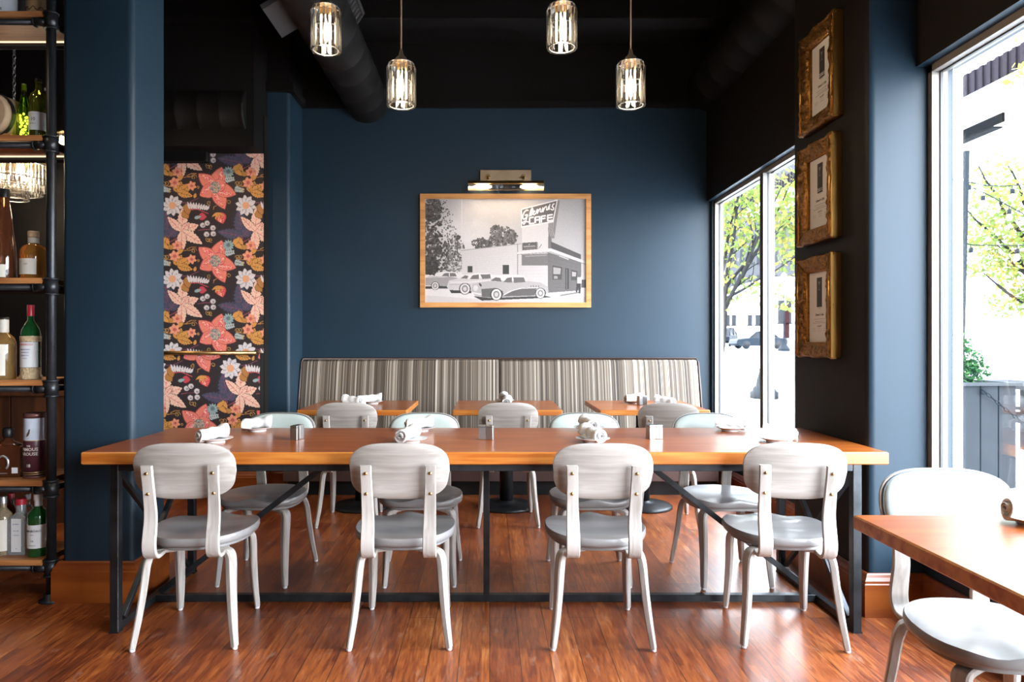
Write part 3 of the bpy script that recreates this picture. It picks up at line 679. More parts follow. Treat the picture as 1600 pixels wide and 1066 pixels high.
# pier between the two street windows, header, sill wall
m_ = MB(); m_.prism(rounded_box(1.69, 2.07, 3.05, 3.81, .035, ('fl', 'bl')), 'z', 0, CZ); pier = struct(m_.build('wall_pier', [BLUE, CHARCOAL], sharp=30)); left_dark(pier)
HX = 1.905
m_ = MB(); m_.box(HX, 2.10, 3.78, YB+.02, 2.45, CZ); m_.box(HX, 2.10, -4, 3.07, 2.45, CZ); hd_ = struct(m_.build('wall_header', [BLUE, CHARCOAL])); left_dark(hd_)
m_ = MB(); m_.box(1.94, 2.10, 3.78, YB+.02, 0, .28); m_.box(1.94, 2.10, -4, 3.07, 0, .28); struct(m_.build('wall_right', BLUE))
m_ = MB(); m_.box(1.885, 2.0, 3.81, YB, .28, .31); m_.box(1.885, 2.0, -.9, 3.05, .28, .31); struct(m_.build('trim_4', BLUE))
m_ = MB(); m_.box(1.94, 2.03, YB-.05, YB+.12, 0, 2.46); struct(m_.build('wall_corner', BLUE))
baseboard('baseboard_pier', [(1.94, 3.81), (1.69, 3.81), (1.69, 3.05), (1.94, 3.05), (1.94, -3.8)])
baseboard('baseboard_right', [(1.94, YB-.05), (1.94, 3.81)])
m_ = MB(); m_.box(2.035, 2.135, 3.08, 3.80, -.1, 4.6)
STONE = plain('pale_limestone', (.72, .71, .68), .8, noise=.06)
for z in (.55, 1.25, 1.95, 2.55, 3.2): m_.box(2.034, 2.137, 3.078, 3.802, z, z+.008, 1)
struct(m_.build('wall_exterior', [STONE, INKG]))
# wall behind the camera with a closed recess behind the added area fill
m_ = MB(); m_.box(-6.5, 2.1, -4.1, -3.95, 0, .4); m_.box(-6.5, 2.1, -4.1, -3.95, 3.0, CZ); m_.box(-6.5, -2.9, -4.1, -3.95, .4, 3.0); m_.box(-2.9, 2.1, -4.1, -4.06, .4, 3.0); struct(m_.build('wall_front', BLUE))
def window(name, y0, y1, z0, z1, mulls):
    m_ = MB(); t = .032
    m_.box(XG-.01, XG+.06, y0, y0+t, z0, z1); m_.box(XG-.01, XG+.06, y1-t, y1, z0, z1)
    m_.box(XG-.01, XG+.06, y0, y1, z1-t, z1); m_.box(XG-.01, XG+.06, y0, y1, z0, z0+t)
    fr = struct(m_.build(name, ALU))
    g = MB()
    for a in (y0+t, y1-t-.006): g.box(XG+.024, XG+.036, a, a+.006, z0+t, z1-t)
    g.box(XG+.024, XG+.036, y0+t, y1-t, z1-t-.006, z1-t); g.build('gasket', GASKET, fr)
    for y in mulls:
        k = MB(); k.box(XG-.03, XG+.05, y-.03, y+.03, z0+t, z1-t); k.box(XG-.034, XG-.03, y-.006, y+.006, z0+t, z1-t, 1); k.box(XG-.0, XG+.012, y-.033, y-.03, z0+t, z1-t, 1); k.build('mullion', [MULL, GASKET], fr)
    k = MB(); k.box(XG+.028, XG+.034, y0+t, y1-t, z0+t, z1-t); k.build('pane', GLASS, fr)
    return fr
window('window_1', 3.81, YB-.05, .31, 2.45, [4.86])
window('window_2', -.9, 3.05, .31, 2.45, [])
box_obj('wall_side', 1.955, 2.10, -4, -.9, .28, 2.45, BLUE)

# ---------------------------------------------------------------- ceiling services
def duct(name, x, z, r, y0, y1, label, collars=True):
    m_ = MB(); prof = []
    y = y0; k = 0
    while y < y1-1e-6:
        prof += [(r, y), (r+.004, y+.01), (r+.004, y+.03), (r, y+.04)]; y += .30
    prof.append((r, y1)); m_.lathe(prof, (x, 0, z), 40, axis='y')
    return tag(m_.build(name, DUCTM), label, 'air duct')
DUCTM = plain('dark_painted_duct', (.007, .006, .0055), .55, noise=.1, spec=.25)
DUCTL = plain('duct_grille_metal', (.055, .052, .052), .4, metal=.3)
d1 = duct('ceiling_duct', -1.07, 3.32, .185, 1.2, 5.99, 'round dark brown spiral duct running overhead left of the picture')
duct('ceiling_duct', 1.93, 3.44, .20, 1.2, 5.99, 'round black duct running along the top of the street windows')
m_ = MB(); prof = []
x = -6.0
while x < -1.77: prof += [(.19, x), (.194, x+.01), (.194, x+.02), (.19, x+.03)]; x += .17
m_.lathe(prof, (0, 5.42, 3.02), 36, axis='x')
cd = tag(m_.build('ceiling_duct', DUCTM), 'black duct crossing above the flowered wallpaper', 'air duct')
m_ = MB(); rot = Matrix.Rotation(R(-8), 3, 'X')
rt = thing('duct_register', 'small dark grille on the duct above the flowered wallpaper', 'vent', (-2.66, 5.22, 2.93))
g = MB(); g.box(-.11, .11, -.02, 0, -.09, -.07); g.box(-.11, .11, -.02, 0, .07, .09); g.box(-.11, -.09, -.02, 0, -.09, .09); g.box(.09, .11, -.02, 0, -.09, .09); g.build('frame', DUCTL, rt)
g = MB()
for i in range(8): g.box(-.09+i*.0245, -.085+i*.0245, -.016, 0, -.07, .07)
g.box(-.11, .11, 0, .02, -.09, .09); g.build('louvre', BLACKM, rt)
# two registers riding on the left duct
def register(loc, rot, w, h, slats, label):
    rt = thing('duct_register', label, 'vent', loc); rt.rotation_euler = rot
    g = MB(); g.box(-w/2, w/2, -h/2, h/2, .0, .03); g.build('plate', DUCTL, rt)
    if slats:
        g = MB()
        for i in range(slats):
            y = -h/2+.03+(h-.06)*i/(slats-1); g.box(-w/2+.03, w/2-.03, y-.006, y+.003, -.012, .0)
        g.box(-w/2, -w/2+.02, -h/2, h/2, -.012, 0); g.box(w/2-.02, w/2, -h/2, h/2, -.012, 0); g.box(-w/2, w/2, -h/2, -h/2+.02, -.012, 0); g.box(-w/2, w/2, h/2-.02, h/2, -.012, 0)
        g.build('louvre', DUCTL, rt)
register((-1.256, 4.21, 3.228), (0, R(-31), 0), .19, .38, 0, 'plain grey sheet-metal plate under the left side of the round duct')
register((-.905, 4.40, 3.36), (0, R(-58), 0), .20, .42, 8, 'slatted grey grille on the right side of the round duct')

# ---------------------------------------------------------------- pendants
def pendant(px, pytop, pybot, Y, label, wpx):
    x, _, zt = P(px, pytop, Y); zb = P(px, pybot, Y)[2]; r = wpx/2*Y/F; h = zt-zb
    rt = thing('pendant_lamp', label, 'lamp', (x, Y, zb), 0, 'crystal pendants over the long table')
    n = 16
    for k in range(n):
        a = 2*PI*k/n; w = r*math.sin(PI/n)*.80
        rot = Matrix.Rotation(a, 4, 'Z'); g = MB(); t = .0055
        out = [(r-t, -w), (r-.001, -w), (r+.003, 0), (r-.001, w), (r-t, w)]
        rings = [[(u, v, z) for u, v in out] for z in (0, h*.86)]
        rings.append([(u-r*.16, v*.8, h*.985) for u, v in out])
        g.loft(rings, True, True, 0, False, rot); g.build('crystal_bar', CRYSTAL, rt)
    g = MB()
    for zz, rr in ((.004, r-.010), (h*.52, r-.010), (h*.97, r*.84)):
        g.tube([(rr*math.cos(2*PI*k/32), rr*math.sin(2*PI*k/32), zz) for k in range(33)], .0022, 6, cap=False)
    g.build('ring', CHROME, rt)
    g = MB(); g.lathe([(r*.80, h*.96), (r*.78, h*.985), (.028, h*1.0), (.026, h+.02), (.012, h+.035), (.006, h+.06), (.004, h+.062)], n=24); g.build('cap', BRASSP, rt)
    g = MB(); g.lathe([(.004, h*.16), (.020, h*.22), (.026, h*.40), (.022, h*.60), (.012, h*.76), (.010, h*.8)], n=16); g.build('bulb', BULB, rt)
    g = MB(); g.lathe([(.014, h*.8), (.014, h*.97)], n=14); g.build('socket', BRASS, rt)
    g = MB(); g.tube([(0, 0, h+.05), (0, 0, CZ-.02-zb)], .0035, 8); g.build('cord', CORD, rt)
    g = MB(); g.lathe([(.055, CZ-.025-zb), (.06, CZ-.003-zb)], n=20); g.build('canopy', BLACKM, rt)
    light('pendant_light', 'POINT', (x, Y, zb-.04), 9, (1.0, .76, .50), .03)
    light('pendant_light', 'POINT', (x, Y, zb+h*.5), 7, (1.0, .76, .50), .02)
pendant(509.5, 11, 80, 3.10, 'crystal pendant lamp hanging before the round duct, farthest left', 46)
pendant(627, 98, 166, 3.22, 'crystal pendant lamp hanging low, nearest above the left half of the picture', 44)
pendant(878, 8, 76, 3.10, 'crystal pendant lamp hanging high, above the right end of the picture', 46)
pendant(985.5, 97, 166, 3.22, 'crystal pendant lamp hanging low, nearest the street windows', 44)

# ---------------------------------------------------------------- framed cafe photograph and brass light
x0, _, z1 = P(656.5, 303, YB-.03); x1, _, z0 = P(923.5, 480.5, YB-.03)
fr = thing('framed_photograph', 'large black and white photograph of an old roadside cafe in a wooden frame', 'picture', ((x0+x1)/2, YB-.002, z0))
W_, H_ = x1-x0, z1-z0; t = .043
for nm, pl in (('bottom', [(-W_/2, 0), (W_/2, 0), (W_/2-t, t), (-W_/2+t, t)]), ('top', [(-W_/2, H_), (W_/2, H_), (W_/2-t, H_-t), (-W_/2+t, H_-t)]), ('left', [(-W_/2, 0), (-W_/2+t, t), (-W_/2+t, H_-t), (-W_/2, H_)]), ('right', [(W_/2, 0), (W_/2-t, t), (W_/2-t, H_-t), (W_/2, H_)])):
    g = MB(); g.prism(pl, 'y', -.035, -.001); g.build('frame_rail', FRAMEW, fr)
art = cafe_art(); nv, nu = art.shape[:2]
Xg, Zg = np.meshgrid(np.linspace(-W_/2+t, W_/2-t, nu), np.linspace(H_-t, t, nv))
art_grid('print', nu, nv, np.stack([Xg, np.full_like(Xg, -.018), Zg], -1), art, attr_mat('photo_print', .5), fr)
lx, _, lz = P(790.5, 292, YB-.12)
pl = thing('picture_light', 'brass picture light with clear glass tube above the cafe photograph', 'wall light', (lx, YB, lz))
g = MB(); g.cbox((0, -.012, .115), (.45, .024, .115), ch=.004); g.build('wall_plate', BRASSP, pl)
for s_ in (-1, 1):
    g = MB(); g.lathe([(.016, -.03), (.02, -.02), (.016, -.005)], (s_*.155, -.03, .105), 16, axis='y'); g.tube([(s_*.155, -.03, .105), (s_*.155, -.09, .095), (s_*.155, -.115, .05)], .007, 10); g.build('arm', BRASS, pl)
g = MB(); g.prism([(-.145, .048), (-.095, .048), (-.085, .022), (-.155, .022)], 'x', -.325, .325); g.build('channel', BRASS, pl)
g = MB(); g.lathe([(.030, -.325), (.030, .325)], (0, -.12, -.002), 24, axis='x'); g.build('glass_tube', CRYSTAL, pl)
for s_ in (-1, 1):
    g = MB(); g.lathe([(.004, -.075), (.011, -.05), (.014, .0), (.011, .05), (.004, .075)], (s_*.195, -.12, 0), 14, axis='x'); g.build('bulb', BULBP, pl)
light('picture_light_glow', 'AREA', (lx, YB-.13, lz-.036), 3.0, (1.0, .80, .54), .6, .03, (R(-22), 0, 0))

# ---------------------------------------------------------------- three gilt certificate frames on the pier
GILT = plain('gilt_carved', (.27, .125, .03), .36, metal=.85, noise=.65, nscale=55, bump=.9)
GILT2 = plain('gilt_smooth', (.45, .24, .06), .3, metal=.9, noise=.12)
def gilt_frame(pts, tilt, label, year):
    "pts: px of near edge x, far edge x, top/bottom on the near edge"
    xn, xf, yt, yb = pts; Xw = 1.69-.022
    Yn = 1.686*F/(xn-VX); Yf = 1.648*F/(xf-VX); zt = CH-(yt-VY)*Yn/F; zb = CH-(yb-VY)*Yn/F
    wd = Yf-Yn; hh = zt-zb
    rt = thing('certificate_frame', label, 'picture', (1.688, (Yn+Yf)/2, (zt+zb)/2), 0, 'gilt certificate frames on the pier')
    rt.rotation_euler = (tilt, 0, 0)
    # local: picture plane is y (width) / z (height), facing -x
    tt = .078; prof = [(0, 0), (0, .040), (.010, .052), (.018, .044), (.026, .050), (.055, .036), (.066, .040), (.078, .018), (.078, .0)]
    rs = random.Random(hash(round(zt, 2)) % 1000)
    g = MB(); rings = []; per = []
    def along(a, b_, nseg):
        return [(a[0]+(b_[0]-a[0])*i/nseg, a[1]+(b_[1]-a[1])*i/nseg) for i in range(nseg)]
    a, b_ = wd/2, hh/2; crn = [(-a, -b_), (a, -b_), (a, b_), (-a, b_)]
    for side in range(4):
        p0, p1 = crn[side], crn[(side+1) % 4]; per_n = 26 if side % 2 == 0 else 38
        dx, dz = p1[0]-p0[0], p1[1]-p0[1]; Ld = math.hypot(dx, dz); tx, tz = dx/Ld, dz/Ld; nx, nz = -tz, tx
        for i in range(per_n):
            s_ = i/per_n*Ld; ring = []
            # scalloped outer outline: leafy centres and corners
            sc = .004*math.cos(2*PI*s_/Ld*2)+.0015*math.sin(2*PI*s_/.05)
            for j, (d, hgt) in enumerate(prof):
                mit = d if i == 0 else 0
                dd = d+(-sc if j in (1, 2) else 0)
                k = mnoise.noise(Vector((p0[0]+tx*s_, d*3, p0[1]+tz*s_))*46+Vector((zt*7, 0, 0)))
                hg = hgt+(.010*k if 1 < j < 7 else 0)
                # clamp so inner edges stay mitred
                ss = min(max(s_, dd), Ld-dd)
                ring.append((-hg, p0[0]+tx*ss+nx*dd, p0[1]+tz*ss+nz*dd))
            rings.append(ring)
    rings.append(rings[0])
    g.loft(rings, False, False, smooth=True); g.build('moulding', GILT, rt)
    g = MB()
    for sgn in (-1, 1): g.tube([(-.045, sgn*(a-.020), -b_+.02), (-.045, sgn*(a-.020), b_-.02)], .008, 8); g.tube([(-.022, sgn*(a-.074), -b_+.075), (-.022, sgn*(a-.074), b_-.075)], .004, 8)
    for sgn in (-1, 1): g.tube([(-.022, -a+.074, sgn*(b_-.074)), (-.022, a-.074, sgn*(b_-.074))], .004, 8)
    g.box(-.048, -.0, -a-.004, -a+.006, -b_+.004, b_-.004)
    g.build('beading', GILT2, rt)
    cx = .073; cw, chh = a-cx, b_-cx
    g = MB(); g.box(-.012, -.004, -cw, cw, -chh, chh); pp = g.build('certificate', WHITEP, rt)
    g = MB(); g.box(-.0135, -.012, -.026, .026, chh-.185, chh-.035)
    g.build('emblem', INK, pp)
    g = MB(); g.loft([[(-.0142, .012*math.cos(t), chh-.070+.014*math.sin(t)) for t in (PI, 1.5*PI, 2*PI)]], False, True); 
    g = MB(); g.add([(-.0142, -.011, chh-.056), (-.0142, .011, chh-.056), (-.0142, 0, chh-.078)], [(0, 1, 2)]).box(-.0143, -.0138, -.001, .001, chh-.096, chh-.076).box(-.0143, -.0138, -.008, .008, chh-.099, chh-.096); g.build('wine_glass', INKG, pp)
    ty = Matrix(((0, 0, -1), (-1, 0, 0), (0, 1, 0)))   # text x -> -y, y -> z, out -> -x
    eul = ty.to_euler()
    if year: text_obj('lettering', year, .026, WHITEP, pp, (-.0138, 0, chh-.170), eul)
    text_obj('lettering', "Glenn's Cafe", .017, INK, pp, (-.0125, 0, -.040), eul, shear=.2)
    g = MB()
    for z, w_ in ((-.008, .028), (-.062, .13), (-.074, .10), (-.082, .15)): g.box(-.0128, -.012, -w_/2*.9, w_/2*.9, z-.0009, z+.0009)
    for yc in (-.06, 0, .06):
        for k in range(2): g.box(-.0128, -.012, yc-.018, yc+.018, -.112-.01*k, -.1108-.01*k)
    g.tube([(-.0125, -.02+.04*i/12, -.098+.006*math.sin(i*1.9)) for i in range(13)], .0007, 5)
    g.build('print_lines', INKG, pp)
gilt_frame((1317, 1250, 13, 180), 0, 'ornate gilt frame with a certificate on the dark pier, topmost of three', '2003')
gilt_frame((1314, 1247, 204, 370), 0, 'ornate gilt frame with a certificate on the dark pier, middle of three', '2011')
gilt_frame((1313, 1246, 393, 560), 0, 'ornate gilt frame with a certificate on the dark pier, lowest of three', '')
# ================================================================ CHAIRS
SEAT_Z = .437
def seat_outline(n=56):
    "x half-width .215; front (+y) broad and square-ish, rear narrower and rounder"
    out = []
    for k in range(n):
        t = 2*PI*k/n; c, s_ = math.cos(t), math.sin(t); e = 3.0 if s_ > 0 else 2.35
        x = .213*math.copysign(abs(c)**(2/e), c); y = .208*math.copysign(abs(s_)**(2/e), s_)
        x *= 1+.035*(y/.21) if y > 0 else 1+.12*(y/.21)
        out.append((x, y))
    return out
def make_chair(padded=True):
    ch = thing('dining_chair', 'x', 'chair')
    # seat: saddle top, rounded rim
    out = seat_outline(); n = len(out)
    def top(x, y):
        d = -.017*math.exp(-((y+.03)/.12)**2)*math.exp(-(x/.15)**4)
        r_ = .010*math.exp(-((y-.19)/.07)**2)*math.exp(-(x/.035)**2)
        leg = -.010*math.exp(-((y-.20)/.06)**2)*math.exp(-((abs(x)-.10)/.05)**2)
        return d+r_+leg
    g = MB(); rings = []
    for f in (.02, .25, .5, .7, .85, .94, .985): rings.append([(x*f, y*f, SEAT_Z+top(x*f, y*f)) for x, y in out])
    rings.append([(x*1.0, y*1.0, SEAT_Z-.005+top(x, y)) for x, y in out])
    rings.append([(x*1.003, y*1.003, SEAT_Z-.022+top(x, y)*.6) for x, y in out])
    rings.append([(x*.985, y*.985, SEAT_Z-.034) for x, y in out])
    rings.append([(x*.93, y*.93, SEAT_Z-.040) for x, y in out])
    g.loft(rings, True, True); g.build('seat', SEATM, ch, sharp=50)
    g = MB(); g.loft([[(x*.90, y*.90, SEAT_Z-.040) for x, y in out], [(x*.90, y*.90, SEAT_Z-.052) for x, y in out], [(x*.86, y*.86, SEAT_Z-.056) for x, y in out]], True, True, smooth=True)
    g.build('seat_frame', SEATM, ch, sharp=40)
    # bent backrest shell: wood at the rear, sage pad on the sitter's side
    ol = sup(52, .199, .118, 3.1); zc = .708; lean = .16
    def bp_(x, z, off): 
        yb = -.232-lean*(z)+.55*x*x   # curves forward at the ends
        return (x, yb+off, zc+z)
    def outline(f, off, e=0): 
        return [bp_((x-(.004*math.copysign(1, x) if z < 0 else 0))*f, (z if z > 0 else z*.93)*f, off) for x, z in ol]
    g = MB(); g.loft([outline(.03, -.008), outline(.4, -.008), outline(.75, -.008), outline(.97, -.008), outline(1.0, -.0055), outline(1.0, .0045), outline(.97, .007), outline(.75, .007), outline(.4, .007), outline(.03, .007)], True, True)
    br_ = g.build('backrest', PLY, ch, sharp=50)
    g = MB(); g.loft([outline(.955, .006), outline(.955, .014), outline(.90, .024), outline(.75, .029), outline(.4, .031), outline(.03, .031)], True, True); g.build('back_pad', PAD, ch, sharp=60)
    g = MB(); g.tube(outline(.962, .010)+[outline(.962, .010)[0]], .0035, 6, cap=False); g.build('welt', PIPING, ch)
    # two bent straps
    for sx in (-1, 1):
        prof = [(-.259, .736), (-.2545, .70), (-.246, .655), (-.238, .60), (-.232, .555), (-.233, .515), (-.242, .47), (-.249, .43), (-.246, .40), (-.232, .378), (-.208, .368), (-.17, .368), (-.11, .370)]
        path = []
        for i, (y, z) in enumerate(prof):
            xx = .121 + .006*max(0, (z-.5))/.25; path.append((sx*xx, y-.0135+.55*.126**2-.002, z+.004))
        g = MB(); wd = [.044]*3+[.046, .048, .050, .052, .053, .053, .053, .052, .050, .046]; g.sweep(catmull(path, 3), (1, 0, 0), densify(wd, 3), [.016]*(len(path)*3-2), ch=.35, smooth=True)
        up = g.build('upright', PLYV, ch, sharp=38)
        for z, y in ((.710, -.2722), (.628, -.2567)):
            k = MB(); k.lathe([(.0068, .006), (.0066, -.001), (.0045, -.0032), (.001, -.004)], (sx*.1255, y, z), 12, axis='y'); k.build('screw', BRASS, up)
    # four bent tapered legs
    for sx, sy, fx, fy in ((-1, -1, .198, -.226), (1, -1, .198, -.226), (-1, 1, .172, .19), (1, 1, .172, .19)):
        tx, ty_ = .150, (-.155 if sy < 0 else .140)
        foot = Vector((sx*fx, fy, .012)); topp = Vector((sx*tx, ty_, SEAT_Z-.066))
        d = Vector((sx*.86, (-.35 if sy < 0 else .45), 0)).normalized()
        inn = topp-d*.09+Vector((0, 0, .004)); inn2 = topp-d*.045+Vector((0, 0, .004))
        sh = topp+Vector((0, 0, -.004)); sh2 = topp+d*.012+Vector((0, 0, -.022)); 
        dn = (foot-topp); k1 = topp+dn*.16+d*.010; k2 = topp+dn*.40+d*.004
        wax = Vector((0, 0, 1)).cross(d)
        path = [inn, inn2, sh, sh2, k1, k2, topp+dn*.7, foot]
        g = MB(); g.sweep(catmull(path, 3), wax, densify([.046, .046, .046, .046, .045, .041, .035, .027], 3), densify([.016, .018, .024, .028, .029, .028, .026, .022], 3), ch=.35, smooth=True)
        lg = g.build('leg', PLYV, ch, sharp=38)
        k = MB(); k.lathe([(.009, 0), (.011, .003), (.011, .013)], (foot.x, foot.y, 0), 12); k.build('foot_glide', GLIDE, lg)
    return ch
proto = make_chair(); used = []
def put_chair(x, y, rz, label, group):
    c = proto if not used else copy_tree(proto)
    used.append(c); c.location = (x, y, 0); c.rotation_euler = (0, 0, rz); tag(c, label, 'chair', group)
    return c
G1 = 'chairs on the near side of the long table'
put_chair(-1.225, 2.93, R(3.5), 'grey plywood chair seen from behind, at the left end of the long table', G1)
put_chair(-.362, 2.93, R(1), 'grey plywood chair seen from behind, second from the left at the long table', G1)
put_chair(.453, 2.925, R(-1), 'grey plywood chair seen from behind, second from the right at the long table', G1)
put_chair(1.235, 2.93, R(-6), 'grey plywood chair seen from behind, by the dark pier at the right end', G1)
G2 = 'chairs on the far side of the long table'
put_chair(-1.175, 3.58, R(180-3), 'chair with sage padded back facing us, across the long table before the wallpaper', G2)
put_chair(-.356, 3.58, R(180+2), 'chair with sage padded back facing us, across the long table left of its centre post', G2)
put_chair(.525, 3.58, R(180), 'chair with sage padded back facing us, across the long table right of its centre post', G2)
put_chair(1.215, 3.56, R(180+3), 'chair with sage padded back facing us, across the long table before the street window', G2)
G3 = 'chairs at the small tables by the banquette'
put_chair(-.945, 4.70, R(2), 'grey plywood chair with its back to us at the leftmost small banquette table', G3)
put_chair(.122, 4.70, R(0), 'grey plywood chair with its back to us at the middle small banquette table', G3)
put_chair(1.195, 4.66, R(-8), 'grey plywood chair with its back to us at the small banquette table by the window', G3)
put_chair(1.395, 1.90, R(180-5), 'sage padded chair in the right foreground under the near table', None)

# ================================================================ LONG TABLE
TX0, TX1, TY0, TY1, TZ = -1.705, 1.665, 2.845, 3.65, .762
lt = thing('communal_table', 'long wooden table on a dark steel trestle frame, seating eight', 'table', (0, 3.25, 0))
TT = .052
g = MB()
r_ = .004
def slab(g, x0, x1, y0, y1, z0, z1, r_, mi_top=0, mi_edge=1):
    a = [(x0+r_, y0), (x1-r_, y0), (x1, y0+r_), (x1, y1-r_), (x1-r_, y1), (x0+r_, y1), (x0, y1-r_), (x0, y0+r_)]
    b_ = [(x0+2*r_, y0+r_), (x1-2*r_, y0+r_), (x1-r_, y0+2*r_), (x1-r_, y1-2*r_), (x1-2*r_, y1-r_), (x0+2*r_, y1-r_), (x0+r_, y1-2*r_), (x0+r_, y0+2*r_)]
    g.loft([[(x, y, z0) for x, y in b_], [(x, y, z0+r_) for x, y in a], [(x, y, z1-r_) for x, y in a], [(x, y, z1) for x, y in b_]], False, False, mi_edge, False)
    n = len(g.v); g.f.append(tuple(range(n-8, n))); g.m.append(mi_top); g.sm.append(False)
    g.f.append(tuple(reversed(range(n-32, n-24)))); g.m.append(mi_edge); g.sm.append(False)
slab(g, TX0, TX1, TY0-3.25, TY1-3.25, TZ-TT, TZ, .004)
g.build('tabletop', [OAKT, OAKE], lt)
LX0, LX1, LY0, LY1 = -1.575, 1.542, 2.88-3.25, 3.615-3.25; q = .0175; zt = TZ-TT
def bar(p0, p1, parent, name='strut', w=.032, mat=STEEL, wax=None):
    p0, p1 = Vector(p0), Vector(p1); t = (p1-p0).normalized()
    if wax is None: wax = Vector((0, 0, 1)).cross(t) if abs(t.z) < .9 else Vector((1, 0, 0))
    g = MB(); g.sweep([p0, p1], wax, [w, w], [w, w], ch=.12); return g.build(name, mat, parent)
for X in (LX0, LX1):
    for Y in (LY0, LY1): bar((X, Y, .006), (X, Y, zt), lt, 'leg', .036)
    
    for Y in (LY0, LY1): g = MB(); g.box(X-.02, X+.02, Y-.02, Y+.02, 0, .006); g.build('foot_plate', STEEL, lt)
    bar((X, LY0+.018, .022), (X, LY1-.018, .022), lt, 'floor_rail'); bar((X, LY0+.018, zt-.017), (X, LY1-.018, zt-.017), lt, 'top_rail')
    s_ = .012*(1 if X < 0 else -1)
    bar((X+s_, LY0+.03, .05), (X+s_, LY1-.03, zt-.04), lt, 'cross_brace', .022); bar((X-s_, LY0+.03, zt-.04), (X-s_, LY1-.03, .05), lt, 'cross_brace', .022)
MY = 3.21-3.25
bar((LX0+.018, MY, .022), (LX1-.018, MY, .022), lt, 'stretcher')
for Y in (LY0, LY1): bar((LX0+.018, Y, zt-.0155), (LX1-.018, Y, zt-.0155), lt, 'apron_rail', .030)
bar((LX0, MY, zt-.0155), (LX1, MY, zt-.0155), lt, 'centre_rail', .030)
bar((-.015, MY, .038), (-.015, MY, zt-.03), lt, 'centre_post', .028)
bar((LX0+.03, MY, .05), (-.72, MY, zt-.03), lt, 'diagonal_brace', .026); bar((LX1-.03, MY, .05), (.70, MY, zt-.03), lt, 'diagonal_brace', .026)

# ================================================================ SMALL TABLES
def small_table(x, y, label, w=.755, d=.76, hz=.752, cast=True, group='small tables along the banquette'):
    rt = thing('cafe_table', label, 'table', (x, y, 0), 0, group)
    g = MB(); slab(g, -w/2, w/2, -d/2, d/2, hz-.038, hz, .004); g.build('tabletop', [OAKT, OAKE], rt)
    g = MB(); g.lathe([(.215, 0), (.215, .012), (.20, .022), (.10, .034), (.055, .045), (.052, .05)], n=40); g.build('base', BLACKM, rt)
    g = MB(); g.lathe([(.05, .045), (.05, hz-.07)], n=24); g.lathe([(.07, hz-.075), (.07, hz-.055)], n=24); g.build('column', BLACKM, rt)
    g = MB(); g.box(-.25, .25, -.03, .03, hz-.056, hz-.038); g.box(-.03, .03, -.25, .25, hz-.056, hz-.038); g.build('support', BLACKM, rt)
    return rt
small_table(-.945, 5.06, 'square wooden pedestal table at the left end of the banquette')
small_table(.124, 5.06, 'square wooden pedestal table at the middle of the banquette')
small_table(1.135, 5.06, 'square wooden pedestal table at the window end of the banquette')
small_table(1.375, 1.482, 'square wooden table in the right foreground, cut by the photo edge', w=.77, hz=.752, group=None)

# ================================================================ BANQUETTE
bq = thing('banquette', 'long banquette with striped fabric back and dark piping against the blue wall', 'bench', (0, 5.6, 0))
bx0, bx1 = -1.628, 1.805; xm = .085
def Yb(z): return 5.955-.6*0 - (1.07-z)*.22     # front face of the back cushion leans
for nm, a, b_ in (('l', bx0, xm-.003), ('r', xm+.003, bx1)):
    g = MB(); rings = []
    for x in (a, a+.012, b_-.012, b_):
        ins = .012 if x in (a, b_) else 0
        pr = [(Yb(.44)-.03+ins, .44), (Yb(.55)-.035+ins, .55), (Yb(.8)-.035+ins, .80), (Yb(1.0)-.032+ins, 1.0), (Yb(1.05)-.022+ins, 1.05-ins*.3), (Yb(1.06), 1.062-ins*.3), (5.975, 1.064-ins*.3), (5.975, .44)]
        rings.append([(x, y-5.6, z) for y, z in pr])
    g.loft(rings, True, True, smooth=False); g.build('back_cushion', STRIPE, bq, sharp=35)
DKV = plain('dark_brown_vinyl', hx('3a2a26'), .4, noise=.05)
g = MB(); g.tube([(bx0-.006, Yb(.44)-5.63, .44), (bx0-.006, Yb(.8)-5.632, .8), (bx0-.004, Yb(1.04)-5.625, 1.04), (bx0+.002, 5.965-5.6, 1.073), (bx1-.002, 5.965-5.6, 1.073), (bx1+.004, Yb(1.04)-5.625, 1.04), (bx1+.006, Yb(.8)-5.632, .8), (bx1+.006, Yb(.44)-5.63, .44)], .009, 8); g.build('piping', DKV, bq)
for a, b_ in ((bx0-.012, bx0), (bx1, bx1+.012)):
    g = MB(); g.prism([(Yb(.44)-5.63, .44), (Yb(1.03)-5.62, 1.05), (5.99-5.6, 1.06), (5.99-5.6, .1), (5.42-5.6, .1), (5.42-5.6, .44)], 'x', a, b_); g.build('end_panel', DKV, bq)
for a, b_ in ((bx0, xm-.002), (xm+.002, bx1)):
    g = MB(); g.prism([(5.34-5.6, .38), (5.33-5.6, .44), (5.36-5.6, .47), (5.85-5.6, .46), (5.85-5.6, .36), (5.36-5.6, .36)], 'x', a, b_); g.build('seat_cushion', DKV, bq)
g = MB(); g.box(bx0, bx1, -.22, .38, .12, .365); g.build('seat_box', plain('seat_box_brown', hx('4b352f'), .5), bq)
g = MB(); g.box(bx0+.02, bx1-.02, -.16, .38, 0, .12); g.build('toe_kick', BLACKM, bq)

